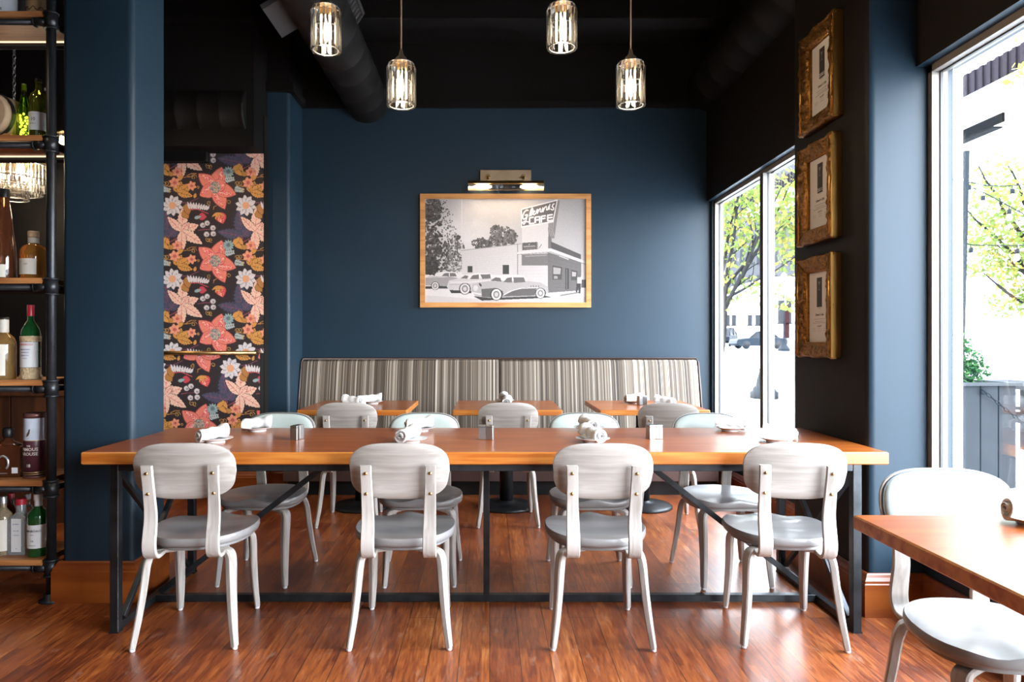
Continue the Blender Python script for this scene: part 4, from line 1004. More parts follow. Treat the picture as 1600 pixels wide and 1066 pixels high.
# ================================================================ TABLE SETTINGS
def plate_proto():
    g = MB(); g.lathe([(.001, .004), (.040, .004), (.045, .006), (.060, .012), (.078, .019), (.079, .0205), (.077, .021), (.058, .0145), (.045, .009), (.001, .0075)], n=40)
    g.lathe([(.042, 0), (.044, .0), (.045, .006), (.040, .006)], n=40)
    return g
PLATE = plate_proto().build('side_plate', CERAM, sharp=60); PLATE_USED = []
CUTL = CHROME
def napkin(name='rolled_napkin'):
    "spiral-rolled cloth along x with cutlery tips at one end"
    rs = random.Random(4); g = MB(); L_ = .14; rings = []
    n = 26
    for i in range(13):
        x = -L_/2+L_*i/12; s_ = 1+.10*math.sin(i*1.3)+.08*math.sin(i*.55+1)
        s_ *= (.93+.16*(i/12))
        ring = []
        for k in range(n):
            a = 2*PI*k/n; lap = .004*(k/n); r0 = .0255*s_+lap+.0012*math.sin(3*a+i*.7)
            ring.append((x+.006*math.sin(a*1+.5)*(1 if i in (0, 12) else 0), r0*1.12*math.cos(a), r0*math.sin(a)+.0265))
        rings.append(ring)
    inner = [(p[0]+.002, p[1]*.72, (p[2]-.0265)*.72+.0265) for p in rings[0]]; deep = [(p[0]+.03, p[1]*.66, (p[2]-.0265)*.66+.0265) for p in rings[0]]
    innerb = [(p[0]-.002, p[1]*.72, (p[2]-.0265)*.72+.0265) for p in rings[-1]]; deepb = [(p[0]-.03, p[1]*.66, (p[2]-.0265)*.66+.0265) for p in rings[-1]]
    g.loft([deep, inner]+rings+[innerb, deepb], True, True, smooth=True)
    # loose flap
    fl = []
    for i in range(9):
        x = -L_*.42+L_*.84*i/8; fl.append([(x, .027+.002*math.sin(i), .016), (x+.004, .030+.003*math.sin(i*1.2), .007), (x+.006, .034, .002), (x+.006, .0345, .0008), (x+.002, .027, .0045), (x, .024, .014)])
    g.loft(fl, True, True, smooth=True)
    o = g.build(name, NAPKIN, sharp=55)
    # spiral fold and cutlery as parts
    h = MB(); pts = []
    for k in range(40):
        a = k/39*4*PI; r0 = .016-.011*k/39; pts.append((-L_/2+.001, r0*1.1*math.cos(a), r0*math.sin(a)+.0265))
    h.sweep(pts, (1, 0, 0), [.012]*40, [.0014]*40); h.build('fold', NAPKIN, o)
    h = MB()
    for y, z, tilt in ((-.006, .021, .02), (.005, .026, -.02)):
        h.box(-L_/2-.004, L_/2-.02, y-.004, y+.004, z-.0008, z+.0008)
    h.build('cutlery', CHROME, o)
    return o
NAP = napkin(); NAP_USED = []
def setting(x, y, z, rz, pitch, plabel, nlabel, group='side plates on the tables', ngroup='rolled napkins on side plates', dx=0, dy=0):
    p = PLATE if not PLATE_USED else copy_tree(PLATE); PLATE_USED.append(1); p.location = (x, y, z); tag(p, plabel, 'plate', group)
    q = NAP if not NAP_USED else copy_tree(NAP); NAP_USED.append(1); q.location = (x+dx, y+dy, z+.0165); q.rotation_euler = (0, pitch, rz); tag(q, nlabel, 'napkin', ngroup)
tz = TZ+.0005
where = [(336, 691, 3.13, R(55), 'left end, near side of the long table', -.01), (641, 689, 3.13, R(68), 'near side of the long table, left of the centre shakers', -.01), (926, 690, 3.13, R(112), 'near side of the long table, right of the centre shakers', 0), (1213, 689, 3.14, R(155), 'near side of the long table by the dark pier', .015),
         (402, 672, 3.52, R(12), 'far side of the long table, farthest left', 0), (656, 671, 3.52, R(20), 'far side of the long table, left of the centre shakers', 0), (920, 669, 3.53, R(100), 'far side of the long table, right of the centre shakers', 0), (1141, 668, 3.53, R(150), 'far side of the long table before the street window', 0)]
for px, py, Y, rz, w_, dx in where:
    x = (px-VX)*Y/F; setting(x, Y, tz, rz, R(-6), 'white side plate on the '+w_, 'rolled white napkin on the '+w_, dx=dx)
for x, y, rz, w_ in ((-.99, 5.22, R(10), 'left'), (-.90, 4.93, R(170), 'left')):
    pass
sz = .7525
for x, y, rz, w_, k in ((-1.01, 5.02, R(160), 'leftmost small banquette table', 'wallpaper side of its shakers'), (-.885, 5.16, R(20), 'leftmost small banquette table', 'picture side of its shakers'),
                   (.125, 4.93, R(85), 'middle small banquette table', 'chair side'), (.115, 5.26, R(95), 'middle small banquette table', 'bench side'),
                   (1.10, 5.20, R(15), 'small banquette table by the window', 'bench side'), (1.27, 4.95, R(140), 'small banquette table by the window', 'chair side')):
    setting(x, y, sz, rz, R(-5), 'white side plate on the %s, %s' % (w_, k), 'rolled white napkin on the %s, %s' % (w_, k))
setting(1.415, 1.765, sz, R(-8), R(-4), 'white side plate on the wooden table in the right foreground', 'rolled napkin on the wooden table in the right foreground', group=None, ngroup=None)

def shaker(x, y, z, rz, label, top):
    o = thing('shaker', label, 'shaker', (x, y, z), rz, 'square steel salt and pepper shakers')
    g = MB(); g.cbox((0, 0, .029), (.034, .034, .058), ch=.0015); g.build('body', CHROME, o)
    g = MB(); g.cbox((0, 0, .063), (.034, .034, .009), ch=.0015)
    for i in range(top):
        a = 2*PI*i/top; g.lathe([(.0016, 0), (.0016, .0004)], (.007*math.cos(a), .007*math.sin(a), .0676), 6, 1)
    g.build('lid', [CHROME, BLACKM], o)
def pair(px, py, Y, z, rz, where_, sep=.037):
    x = (px-VX)*Y/F; c, s_ = math.cos(rz), math.sin(rz)
    shaker(x-sep/2*c, Y-sep/2*s_, z, rz+R(8), 'square steel shaker '+where_+', left of the pair', 5)
    shaker(x+sep/2*c, Y+sep/2*s_, z, rz-R(4), 'square steel shaker '+where_+', right of the pair', 3)
pair(464, 676, 3.22, tz, R(76), 'on the long table towards the wallpaper')
pair(759.5, 676, 3.22, tz, R(-6), 'at the middle of the long table')
pair(1022.5, 675, 3.24, tz, R(14), 'on the long table towards the window')
pair(564, 622, 5.10, sz, R(30), 'on the leftmost small banquette table')
pair(788, 622, 5.10, sz, R(70), 'on the middle small banquette table')
pair(1003, 622, 5.06, sz, R(20), 'on the small banquette table by the window')
# ================================================================ PIPE SHELVES AND BOTTLES
sh = thing('pipe_shelf', 'black iron pipe shelving with wooden boards left of the blue pillar', 'shelf', (-2.07, 3.35, 0))
SY0, SY1, SXR, SXL = 3.225, 3.495, 0.0, -1.20
zs = [2.775, 2.193, 1.522, 1.042, .570, .197]
def lp(x, y, z): return (x, y-3.35, z)
for X in (SXR, SXL):
    for Y in (SY0, SY1):
        g = MB(); g.tube([lp(X, Y, .01), lp(X, Y, 3.5)], .0215, 16)
        for z in zs: g.tube([lp(X, Y, z-.075), lp(X, Y, z-.005)], .029, 16); g.tube([lp(X, Y, z-.08), lp(X, Y, z-.072)], .033, 16); g.tube([lp(X, Y, z-.008), lp(X, Y, z)], .033, 16); 
        g.lathe([(.052, 0), (.052, .008), (.034, .012), (.031, .035), (.0, .036)], lp(X, Y, 0), 20); g.build('post', PIPE, sh)
for z in zs:
    for Y in (SY0, SY1):
        g = MB(); g.tube([lp(SXL, Y, z-.042), lp(SXR, Y, z-.042)], .0145, 14); g.tube([lp(SXR-.075, Y, z-.042), lp(SXR-.02, Y, z-.042)], .021, 14); g.tube([lp(SXR-.08, Y, z-.042), lp(SXR-.072, Y, z-.042)], .024, 14); g.build('rail', PIPE, sh)
    for X in (SXR, SXL):
        g = MB(); g.tube([lp(X, SY0, z-.042), lp(X, SY1, z-.042)], .0145, 12); g.build('side_rail', PIPE, sh)
    g = MB(); g.box(SXL+.03, SXR-.033, SY0-.02-3.35, SY1+.015-3.35, z-.026, z); g.build('board', SHELFW, sh)
for z in zs[:2]:
    g = MB(); g.box(SXL, SXR-.03, SY1-.03-3.35, SY1-.02-3.35, z-.032, z-.027); g.build('light_strip', emitter('shelf_light_strip', (1, .78, .5), 1.2) if z > 2.7 else MATS['shelf_light_strip'], sh)
light('shelf_strip_light', 'AREA', (-2.5, 3.42, 2.13), 2.2, (1, .75, .48), .7, .02)
light('shelf_strip_light', 'AREA', (-2.5, 3.42, 1.45), 1.2, (1, .75, .48), .7, .02)

AMBER = liquid('amber_spirit', (.75, .30, .06)); DKAMB = liquid('dark_amber_glass', (.22, .07, .03)); GREENG = liquid('bottle_green_glass', (.03, .22, .06)); OLIVE = liquid('olive_glass', (.22, .24, .03))
CLEARB = liquid('clear_bottle_glass', (.80, .87, .90)); LBL = plain('cream_label', (.60, .57, .50), .6, noise=.03); LBLW = plain('white_label', (.66, .67, .68), .55); REDCAP = plain('red_foil', (.42, .02, .04), .35)
SILCAP = plain('silver_foil', (.55, .56, .58), .3, metal=.8); STRAW = plain('woven_straw', (.50, .37, .22), .8, bump=.8, nscale=90, noise=.2); CORKM = plain('cork', (.50, .36, .22), .9, noise=.3, nscale=60); MAROON = plain('maroon_tin', hx('4a2430'), .4)
WHITEJ = plain('white_ceramic_jug', (.60, .62, .66), .3); TANJ = plain('tan_stoneware', (.42, .25, .11), .6, noise=.15); GOLDL = plain('gold_print', (.5, .36, .15), .4, metal=.6); REDINK = plain('red_ink', (.5, .04, .05), .6); BLUEINK = plain('blue_ink', (.05, .08, .22), .6)
PROF = {
 'scotch': [(.96, 0), (1, .015), (1, .62), (.93, .70), (.55, .76), (.37, .80), (.35, .99)],
 'shoulder': [(.96, 0), (1, .02), (1, .56), (.92, .66), (.6, .74), (.33, .79), (.31, .99)],
 'squat': [(.95, 0), (1, .02), (1, .50), (.97, .60), (.80, .68), (.48, .73), (.38, .76), (.38, .99)],
 'slim': [(.95, 0), (1, .02), (.95, .30), (.62, .65), (.40, .85), (.38, .99)],
 'port': [(.96, 0), (1, .02), (1, .50), (.98, .58), (1.0, .66), (.85, .74), (.42, .80), (.33, .84), (.31, .99)],
 'hock': [(.96, 0), (1, .02), (.98, .45), (.80, .58), (.45, .75), (.36, .85), (.38, .95), (.36, .99)],
}
def bottle(px, pytop, wpx, Y, z, kind, glass, cap, caph, label, lab=None, lines=(), labmat=None, name='bottle', group='bottles on the pipe shelves', cat='bottle', sq=False, capw=1.12, neckband=None):
    x = (px-VX)*Y/F; r = wpx/2*Y/F; H = CH-(pytop-VY)*Y/F-z
    rt = thing(name, label, cat, (x, Y, z+.0005), 0, group)
    pr = [(a*r, b_*H) for a, b_ in PROF[kind]]
    g = MB()
    if not sq: g.lathe([(pr[0][0]*.6, .004)]+pr, n=28)
    else:
        rings = []
        for a, h in pr:
            e = 6 if a > .6*r else 2.2; rings.append([(u, v, h) for u, v in sup(32, a, a*(.62 if a > .6*r else 1), e)])
        g.loft(rings, True, True)
    g.build('glass', glass, rt, sharp=60)
    nr = pr[-1][0]; g = MB(); g.lathe([(nr*capw, H*(1-caph)), (nr*capw, H*.992), (nr*capw*.92, H)], n=20); g.build('cap', cap, rt, sharp=40)
    if neckband: g = MB(); g.lathe([(nr*1.06, H*neckband[0]), (nr*1.06, H*neckband[1])], n=20, cap=False); g.build('neck_band', neckband[2], rt)
    if lab:
        z0, z1, ang = lab[:3]; g = MB(); rr = r+.0006; n = 20
        if sq:
            yv = -r*.62-.0012; w = r*ang; g.box(-w, w, yv, yv+.001, z0*H, z1*H)
        else:
            g.loft([[(rr*math.sin(a), -rr*math.cos(a), zz) for a in [(-ang+2*ang*k/n) for k in range(n+1)]] for zz in (z0*H, z1*H)], False, False, closed=False)
        lb = g.build('label', labmat or LBLW, rt)
        for s_, sz, zf, mt in lines:
            if sq: text_obj('lettering', s_, sz, mt, lb, (0, -r*.62-.0016, zf*H))
            else: text_obj('lettering', s_, sz, mt, lb, (0, 0, zf*H), wrap=r+.0008)
    return rt, r, H
# tier 1
b1 = thing('jug', 'white ceramic jug with dark script on the top shelf', 'jug', ((6-VX)*3.32/F, 3.32, zs[0]))
g = MB(); g.lathe([(.05, 0), (.056, .01), (.056, .17), (.04, .22), (.02, .25), (.02, .28)], n=28); g.build('body', WHITEJ, b1)
text_obj('lettering', 'Sella', .028, INK, b1, (0, 0, .045), wrap=.0565, shear=.3)
b1 = thing('bottle', 'plain grey bottle on the top shelf between white and tan jugs', 'bottle', ((34-VX)*3.42/F, 3.42, zs[0]))
g = MB(); g.lathe([(.024, 0), (.026, .01), (.026, .18), (.012, .24), (.012, .29)], n=24); g.build('body', plain('grey_ceramic', (.25, .25, .28), .4), b1)
g = MB(); g.lathe([(.013, .28), (.013, .30)], n=16); g.build('cap', CORKM, b1)
b1 = thing('jug', 'tan stoneware jug on the top shelf beside the post', 'jug', ((59-VX)*3.33/F, 3.33, zs[0]))
g = MB(); g.lathe([(.044, 0), (.048, .01), (.048, .15), (.035, .20), (.018, .23), (.018, .26)], n=28); g.build('body', TANJ, b1)
for k in range(5): g = MB(); 
g = MB(); g.tube([(.0485*math.sin(a), -.0485*math.cos(a), .055+.008*math.sin(a*9)) for a in [(-1.2+2.4*i/40) for i in range(41)]], .002, 5); g.tube([(.0485*math.sin(a), -.0485*math.cos(a), .035+.003*math.sin(a*14)) for a in [(-1.2+2.4*i/40) for i in range(41)]], .0012, 5); g.build('script_band', plain('brown_script', (.12, .05, .02), .6), b1)
g = MB(); g.tube([(.045, 0, .06), (.075, 0, .09), (.078, 0, .14), (.045, 0, .17)], .007, 8); g.build('handle', plain('green_glaze', (.05, .07, .03), .4), b1)
# tier 2: keg, fairy-lit bottle, port
kg = thing('keg', 'small wooden keg lying on its cradle, cut by the left edge', 'barrel', ((-6-VX)*3.30/F, 3.36, zs[1]))
g = MB(); g.lathe([(.092, -.13), (.10, -.125), (.103, -.10), (.112, 0), (.103, .10), (.10, .125), (.092, .13)], (0, 0, .118), 32, axis='y'); g.build('staves', plain('pale_keg_wood', (.33, .22, .13), .6, noise=.2), kg)
for y in (-.09, .09): g = MB(); g.lathe([(.108, y-.012), (.109, y+.012)], (0, 0, .118), 32, axis='y', cap=False); g.build('hoop', PIPE, kg)
g = MB(); g.box(-.11, .11, -.12, .12, 0, .012); g.box(-.09, .09, -.09, -.06, .012, .028); g.box(-.09, .09, .06, .09, .012, .028); g.build('cradle', SHELFW, kg)
rt_, r_b, H_b = bottle(37.5, 132, 21, 3.30, zs[1], 'hock', clear_glass('lit_green_glass', (.45, .72, .06), .10), CORKM, .10, 'green corked bottle lit inside by fairy lights, beside the keg', capw=.9)
g = MB(); rs = random.Random(2)
wire = [(.7*r_b*rs.uniform(.2, 1)*math.cos(i*1.9), .7*r_b*rs.uniform(.2, 1)*math.sin(i*1.9), .01+H_b*.42*i/26) for i in range(27)]
for p in wire: g.lathe([(.0005, -.006), (.005, -.003), (.005, .003), (.0005, .006)], p, 6)
g.build('fairy_lights', emitter('fairy_light', (1.0, .85, .45), 5), rt_)
g = MB(); g.tube(wire, .0006, 4); g.build('wire', BRASS, rt_)
bottle(60, 124, 26, 3.31, zs[1], 'port', OLIVE, BLACKM, .05, 'olive bottle with a white label reading 10 on the second shelf', (.15, .44, 1.5), [('10', .022, .32, INK), ('TAWNY', .008, .25, INKG)])
bottle(72, 138, 14, 3.42, zs[1], 'shoulder', plain('dark_red_glass', (.06, .01, .01), .15), WHITEP, .05, 'small dark red bottle half hidden behind the olive bottle')
# tier 3
bottle(7, 296, 34, 3.31, zs[2], 'slim', DKAMB, BLACKM, .09, 'tall slender amber bottle with black stopper at the left photo edge', (.02, .16, .7), [], LBL)
bottle(52.5, 362, 38, 3.32, zs[2], 'squat', AMBER, CORKM, .12, 'squat whisky bottle with a cream label, third shelf down', (.10, .42, .78), [('Single', .008, .31, INKG)], LBL, neckband=(.74, .87, LBL))
# tier 4
bottle(6, 496, 34, 3.31, zs[3], 'squat', liquid('honey_spirit', (.62, .36, .12)), BLACKM, .03, 'honey coloured bottle with a tan band at the left photo edge', (.06, .56, .72), [], LBL, neckband=(.74, .96, LBL), name='bottle')
rt_, r_b, H_b = bottle(48, 477, 28, 3.30, zs[3], 'shoulder', GREENG, REDCAP, .15, 'green liqueur bottle wrapped in straw with a red cap', (.16, .50, 1.35), [('LUXARDO', .0145, .465, REDINK), ('MARASCHINO', .0075, .40, BLUEINK), ('ORIGINALE', .0075, .36, BLUEINK), ('TORREGGIA', .0065, .32, BLUEINK), ('ITALIA', .007, .28, BLUEINK)], capw=1.15)
g = MB(); g.lathe([(r_b*1.02, 0), (r_b*1.10, .004), (r_b*1.10, .016), (r_b*1.005, .022), (r_b*1.003, H_b*.155)], n=32, cap=False); g.build('straw_sleeve', STRAW, rt_); g = MB(); g.lathe([(r_b*1.003, H_b*.505), (r_b*1.04, H_b*.515), (r_b*1.04, H_b*.575), (r_b*1.0, H_b*.58)], n=32, cap=False); g.build('straw_collar', STRAW, rt_)
# tier 5
dc = thing('bottle', 'square dark bottle with a horseshoe badge beside the maroon tube', 'bottle', ((13-VX)*3.32/F, 3.32, zs[4]), R(6), 'bottles on the pipe shelves')
g = MB(); g.cbox((0, 0, .075), (.148, .09, .15), ch=.006); g.loft([[(u, v, z) for u, v in sup(24, a, b_, e)] for a, b_, e, z in ((.06, .036, 4, .150), (.03, .025, 2.5, .170), (.018, .018, 2, .178), (.018, .018, 2, .19))], True, True); g.build('glass', DKAMB, dc)
g = MB(); g.lathe([(.02, .188), (.024, .195), (.024, .228), (.018, .235)], n=16); g.build('stopper', BLACKM, dc)
g = MB(); g.tube([(.026*math.cos(t), -.047, .070+.034*math.sin(t)) for t in [(-.9+(PI+1.8)*i/24) for i in range(25)]], .0055, 6); g.build('horseshoe', SILCAP, dc)
g = MB(); g.box(.040, .068, -.0462, -.0455, .02, .048); g.build('label', LBLW, dc)
g = MB(); g.box(-.022, .022, -.0462, -.0455, .018, .023); g.build('scroll', SILCAP, dc)
tb = thing('presentation_tube', 'maroon whisky tube printed with a grouse and the number 18', 'tube', ((54.5-VX)*3.30/F, 3.30, zs[4]))
r_t = 30.5/2*3.30/F; Ht = CH-(645-VY)*3.30/F-zs[4]
g = MB(); g.lathe([(r_t, .008), (r_t, Ht-.012)], n=40); body = g.build('body', MAROON, tb)
g = MB(); g.lathe([(r_t*1.03, 0), (r_t*1.03, .010)], n=40); g.build('base_rim', plain('bronze_base', (.22, .10, .09), .35, metal=.6), tb); g = MB(); g.lathe([(r_t*1.03, Ht-.020), (r_t*1.03, Ht)], n=40); g.build('rim', plain('bronze_rim', (.22, .10, .09), .35, metal=.6), tb)
def wrap_poly(name, pts, rr, mat, parent):
    "filled outline (arc length, z) bent round the tube"
    g = MB(); c = (sum(p[0] for p in pts)/len(pts), sum(p[1] for p in pts)/len(pts)); v = [c]+list(pts)
    n = len(pts); g.add([(rr*math.sin(a/rr), -rr*math.cos(a/rr), z) for a, z in v], [(0, i+1, (i+1) % n+1) for i in range(n)]); return g.build(name, mat, parent)
g = MB(); n = 30; g.loft([[((r_t+.0005)*math.sin(a), -(r_t+.0005)*math.cos(a), z) for a in [(-1.5+3*k/n) for k in range(n+1)]] for z in (Ht*.585, Ht*.925)], False, False, closed=False); lb = g.build('picture_band', plain('pale_blue_band', hx('b9c2d0'), .5, noise=.1, nscale=20), tb)
wrap_poly('bird', [(-.026, Ht*.625), (-.018, Ht*.66), (-.008, Ht*.685), (-.001, Ht*.72), (.002, Ht*.755), (.008, Ht*.76), (.0085, Ht*.745), (.007, Ht*.72), (.006, Ht*.69), (.000, Ht*.655), (-.010, Ht*.64)], r_t+.0011, plain('bird_brown', hx('4d4038'), .6), lb)
wrap_poly('ground', [(-.045, Ht*.60), (-.045, Ht*.63), (-.02, Ht*.625), (.0, Ht*.632), (.02, Ht*.615), (.045, Ht*.625), (.045, Ht*.60)], r_t+.0009, plain('sand_print', hx('b39a78'), .6), lb)
for s_, sz, zf in (('THE', .010, .50), ('FAMOUS', .021, .445), ('GROUSE', .021, .375), ('18', .020, .195)):
    text_obj('lettering', s_, sz, LBL, tb, (-.006 if s_ != '18' else -.012, 0, Ht*zf) if False else (0, 0, Ht*zf), wrap=r_t+.0006, bold=.0003)
g = MB()
for zf in (.055, .085, .94, .575): g.lathe([(r_t+.0006, Ht*zf), (r_t+.0006, Ht*zf+.003)], n=40, cap=False)
g.build('gold_lines', GOLDL, tb)
# tier 6
bottle(5, 776, 26, 3.30, zs[5], 'scotch', liquid('pale_rum', (.75, .62, .40)), SILCAP, .12, 'pale rum bottle on the lowest shelf at the left photo edge', (.08, .62, 1.0), [('PX', .010, .36, GOLDL)], LBL)
rt_, r_b, H_b = bottle(33, 779, 36, 3.31, zs[5], 'squat', CLEARB, REDCAP, .11, 'clear square gin bottle with a tall white label on the lowest shelf', (.06, .66, .42), [('BOMBAY', .008, .56, BLUEINK), ('DRY GIN', .007, .44, BLUEINK), ('LONDON', .006, .36, BLUEINK), ('750', .005, .12, BLUEINK)], sq=True)
rt_, r_b, H_b = bottle(60, 772, 30, 3.29, zs[5], 'scotch', GREENG, WHITEP, .10, 'green whisky bottle with a broad white label on the lowest shelf', (.14, .52, 1.5), [('LAPHROAIG', .0145, .42, INK), ('10', .012, .26, INK), ('ISLAY', .006, .36, INKG), ('SINGLE MALT', .0055, .19, INKG)], capw=1.25, neckband=(.80, .90, LBLW))
bottle(18, 771, 22, 3.42, zs[5], 'scotch', plain('dark_red_bottle', (.12, .02, .02), .25), REDCAP, .1, 'red capped bottle at the back of the lowest shelf')
bottle(43, 772, 24, 3.42, zs[5], 'scotch', CLEARB, SILCAP, .1, 'clear bottle with grey cap behind the square gin bottle', (.1, .5, 1.0))

# ---- chandelier seen through the shelves
cx_, cy_ = (22-VX)*4.3/F, 4.3
ch = thing('chandelier', 'tiered crystal chandelier glowing behind the pipe shelves', 'chandelier', (cx_, cy_, 0))
for r_, zt, zb in ((.214, 2.42, 2.194), (.153, 2.34, 2.153), (.080, 2.30, 2.113)):
    n = int(2*PI*r_/.026)
    for k in range(n):
        a = 2*PI*k/n; rot = Matrix.Rotation(a, 4, 'Z'); g = MB(); g.loft([[(r_-.004, -.010, z), (r_+.001, -.010, z), (r_+.004, 0, z), (r_+.001, .010, z), (r_-.004, .010, z)] for z in (zb, zt-.1)], True, True, 0, False, rot)
        o = g.build('crystal_bar', CRYSTAL, ch)
    g = MB(); g.tube([(r_*.96*math.cos(2*PI*k/32), r_*.96*math.sin(2*PI*k/32), zt-.09) for k in range(33)], .005, 6, cap=False); g.tube([(r_*.96*math.cos(2*PI*k/32), r_*.96*math.sin(2*PI*k/32), zb+.003) for k in range(33)], .002, 5, cap=False); g.build('ring', CHROME, ch)
for k in range(6):
    a = 2*PI*k/6+.3; g = MB(); g.lathe([(.006, 2.22), (.014, 2.25), (.014, 2.29), (.006, 2.33)], (.115*math.cos(a), .115*math.sin(a), 0), 10); g.build('bulb', BULB, ch)
g = MB(); g.lathe([(.22, 2.33), (.22, 2.345), (.03, 2.36), (.012, 2.42), (.01, 2.45)], n=24); g.build('canopy', BRASS, ch)
g = MB()
z = 2.44; k = 0
while z < CZ-.05:
    pts = [(.008*math.cos(t), 0, z+.016+.018*math.sin(t)) for t in [2*PI*i/10 for i in range(11)]]
    if k % 2: pts = [(0, p[0], p[2]) for p in pts]
    g.tube(pts, .0028, 5, cap=False); z += .028; k += 1
g.build('chain', CHROME, ch)
light('chandelier_light', 'POINT', (cx_, cy_, 2.05), 6, (1, .78, .52), .06)
sx_, _, sz_ = P(97, 218, 4.35)
sc_ = thing('wall_sconce', 'small crystal lamp shining between the shelf post and the blue pillar', 'lamp', (sx_, 4.35, sz_-.05))
g = MB(); g.lathe([(.012, .0), (.016, .03), (.012, .07)], n=12); g.build('bulb', BULB, sc_)
for k in range(8):
    a = 2*PI*k/8; g = MB(); g.box(.030, .034, -.009, .009, -.02, .09, mat=Matrix.Rotation(a, 4, 'Z')); g.build('crystal_bar', CRYSTAL, sc_)
g = MB(); g.lathe([(.035, .09), (.03, .10), (.005, .11)], n=16); g.tube([(0, 0, .10), (0, .05, .12), (0, .29, .12)], .006, 8); g.build('bracket', BRASS, sc_)
# ================================================================ STREET OUTSIDE
PAVE = plain('pale_concrete', (.42, .42, .42), .85, noise=.05, nscale=1.5)
ASPH = plain('grey_asphalt', (.20, .205, .21), .9, noise=.06, nscale=2)
def gz(y): return -.02 if y < 14 else -.02+(y-14)*.0140
g = MB(); rows = [(y, gz(y)) for y in (-12, 14, 57, 112)]
g.loft([[(2.10, y, z), (90, y, z)] for y, z in rows], False, False, closed=False, smooth=False); struct(g.build('floor_street', ASPH))
g = MB(); g.loft([[(2.10, y, z+.012), (9.5, y, z+.012)] for y, z in rows[:3]], False, False, closed=False, smooth=False); struct(g.build('floor_pavement', PAVE))
BLDW = plain('white_render', (.80, .80, .80), .8, noise=.02)
BLDG = plain('grey_stone', (.02, .02, .021), .85, spec=.03, noise=.08)
BRICK = plain('brown_brick', (.022, .013, .010), .85, spec=.03, noise=.2, nscale=12)
WIN = plain('dark_window_glass', (.006, .0065, .008), .4, spec=.1)
def building(name, label, x0, x1, y0, y1, z0, z1, mat, wins, face='y'):
    rt = thing(name, label, 'building', ((x0+x1)/2, y0, z0))
    cx = (x0+x1)/2
    g = MB(); g.box(x0-cx, x1-cx, 0, y1-y0, 0, z1-z0); g.box(x0-cx-.2, x1-cx+.2, -.2, y1-y0, z1-z0, z1-z0+.4); g.build('wall', mat, rt)
    for a, b_, c, d in wins:
        g = MB()
        if face == 'y': g.box(a-cx, b_-cx, -.06, .0, c-z0, d-z0); g.box(a-cx-.1, b_-cx+.1, -.10, -.0, c-z0-.12, c-z0)
        else: g.box(x0-cx-.06, x0-cx, a-y0, b_-y0, c-z0, d-z0); g.box(x0-cx-.1, x0-cx, a-y0-.1, b_-y0+.1, c-z0-.12, c-z0)
        g.build('window', WIN, rt)
    return rt
def WX(px, Y): return (px-VX)*Y/F
def WZ(py, Y): return CH-(py-VY)*Y/F
Y = 72
wn_ = [(WX(a, Y), WX(a+7, Y), WZ(508, Y), WZ(492, Y)) for a in (1133, 1143, 1168, 1180, 1190)]
building('low_building', 'long low white building across the street beyond the parked cars', 22, 29.2, Y, Y+14, .3, WZ(462, Y), BLDW, wn_)
wn_ = [(WX(a, 71.9), WX(a+8, 71.9), WZ(505, 71.9), WZ(470, 71.9)) for a in (1213, 1226)]
bb = building('shop_building', 'pale shop front with dark and red windows beyond the tail of the parked sedan', 29.9, 40, 71.5, 84, .3, WZ(440, 72), BLDW, wn_)
g = MB(); g.box(-4.1, -3.6, -.1, 0, 1.2, 4.6); g.build('door', plain('dark_red_door', (.012, .003, .003), .7, spec=.03), bb)
Y = 95
wn_ = [(WX(a, Y), WX(a+6, Y), WZ(b_+22, Y), WZ(b_, Y)) for a in range(1118, 1240, 13) for b_ in (270, 310, 350, 390, 430)]
building('tower_building', 'tall pale grey building rising faintly behind the street trees', 28, 52, Y, Y+14, .3, WZ(215, Y), plain('light_grey_stone', (.032, .032, .034), .85, spec=.03, noise=.05), wn_)
# building opposite the near window with deep canopies
bo = thing('canopy_building', 'white building with dark canopies and railing across from the right window', 'building', (12.6, 10, 0))
g = MB(); g.box(0, 8, -4, 16, 0, 12); g.build('wall', BLDW, bo)
CAN = plain('corrugated_grey_metal', (.008, .0065, .0085), .8, spec=.03, noise=.3, nscale=20)
g = MB()
for i in range(100): g.box(-1.24, -1.2, -4+i*.25, -4+i*.25+.12, 7.08, 7.6)
g.box(-1.2, 0, -4, 21, 7.05, 7.6); g.build('canopy', CAN, bo)
g = MB(); g.box(-1.26, 0, -4, 21, 6.86, 7.05); g.build('ledge', plain('pale_ledge', (.5, .5, .5), .7), bo)
g = MB(); g.box(-.06, 0, 6.7, 16, 6.6, 6.82); g.box(-.30, -.06, 6.7, 16, 6.44, 6.48); g.build('dark_band', plain('weathered_dark_panel', (.004, .004, .0042), .8, spec=.03, noise=.35, nscale=6), bo)
g = MB(); g.box(-.10, 0, 9.0, 16, 4.0, 4.7); g.build('lower_band', MATS['weathered_dark_panel'], bo)
g = MB(); g.box(-.08, 0, -3.5, 4.2, 1.35, 2.7); g.build('brick_panel', BRICK, bo)
g = MB(); g.box(-.14, -.06, 1.2, 3.0, .0, 1.35); g.box(-.16, -.06, 2.2, 2.35, 0, 1.35, 1); g.build('door', [WIN, BLDG], bo)

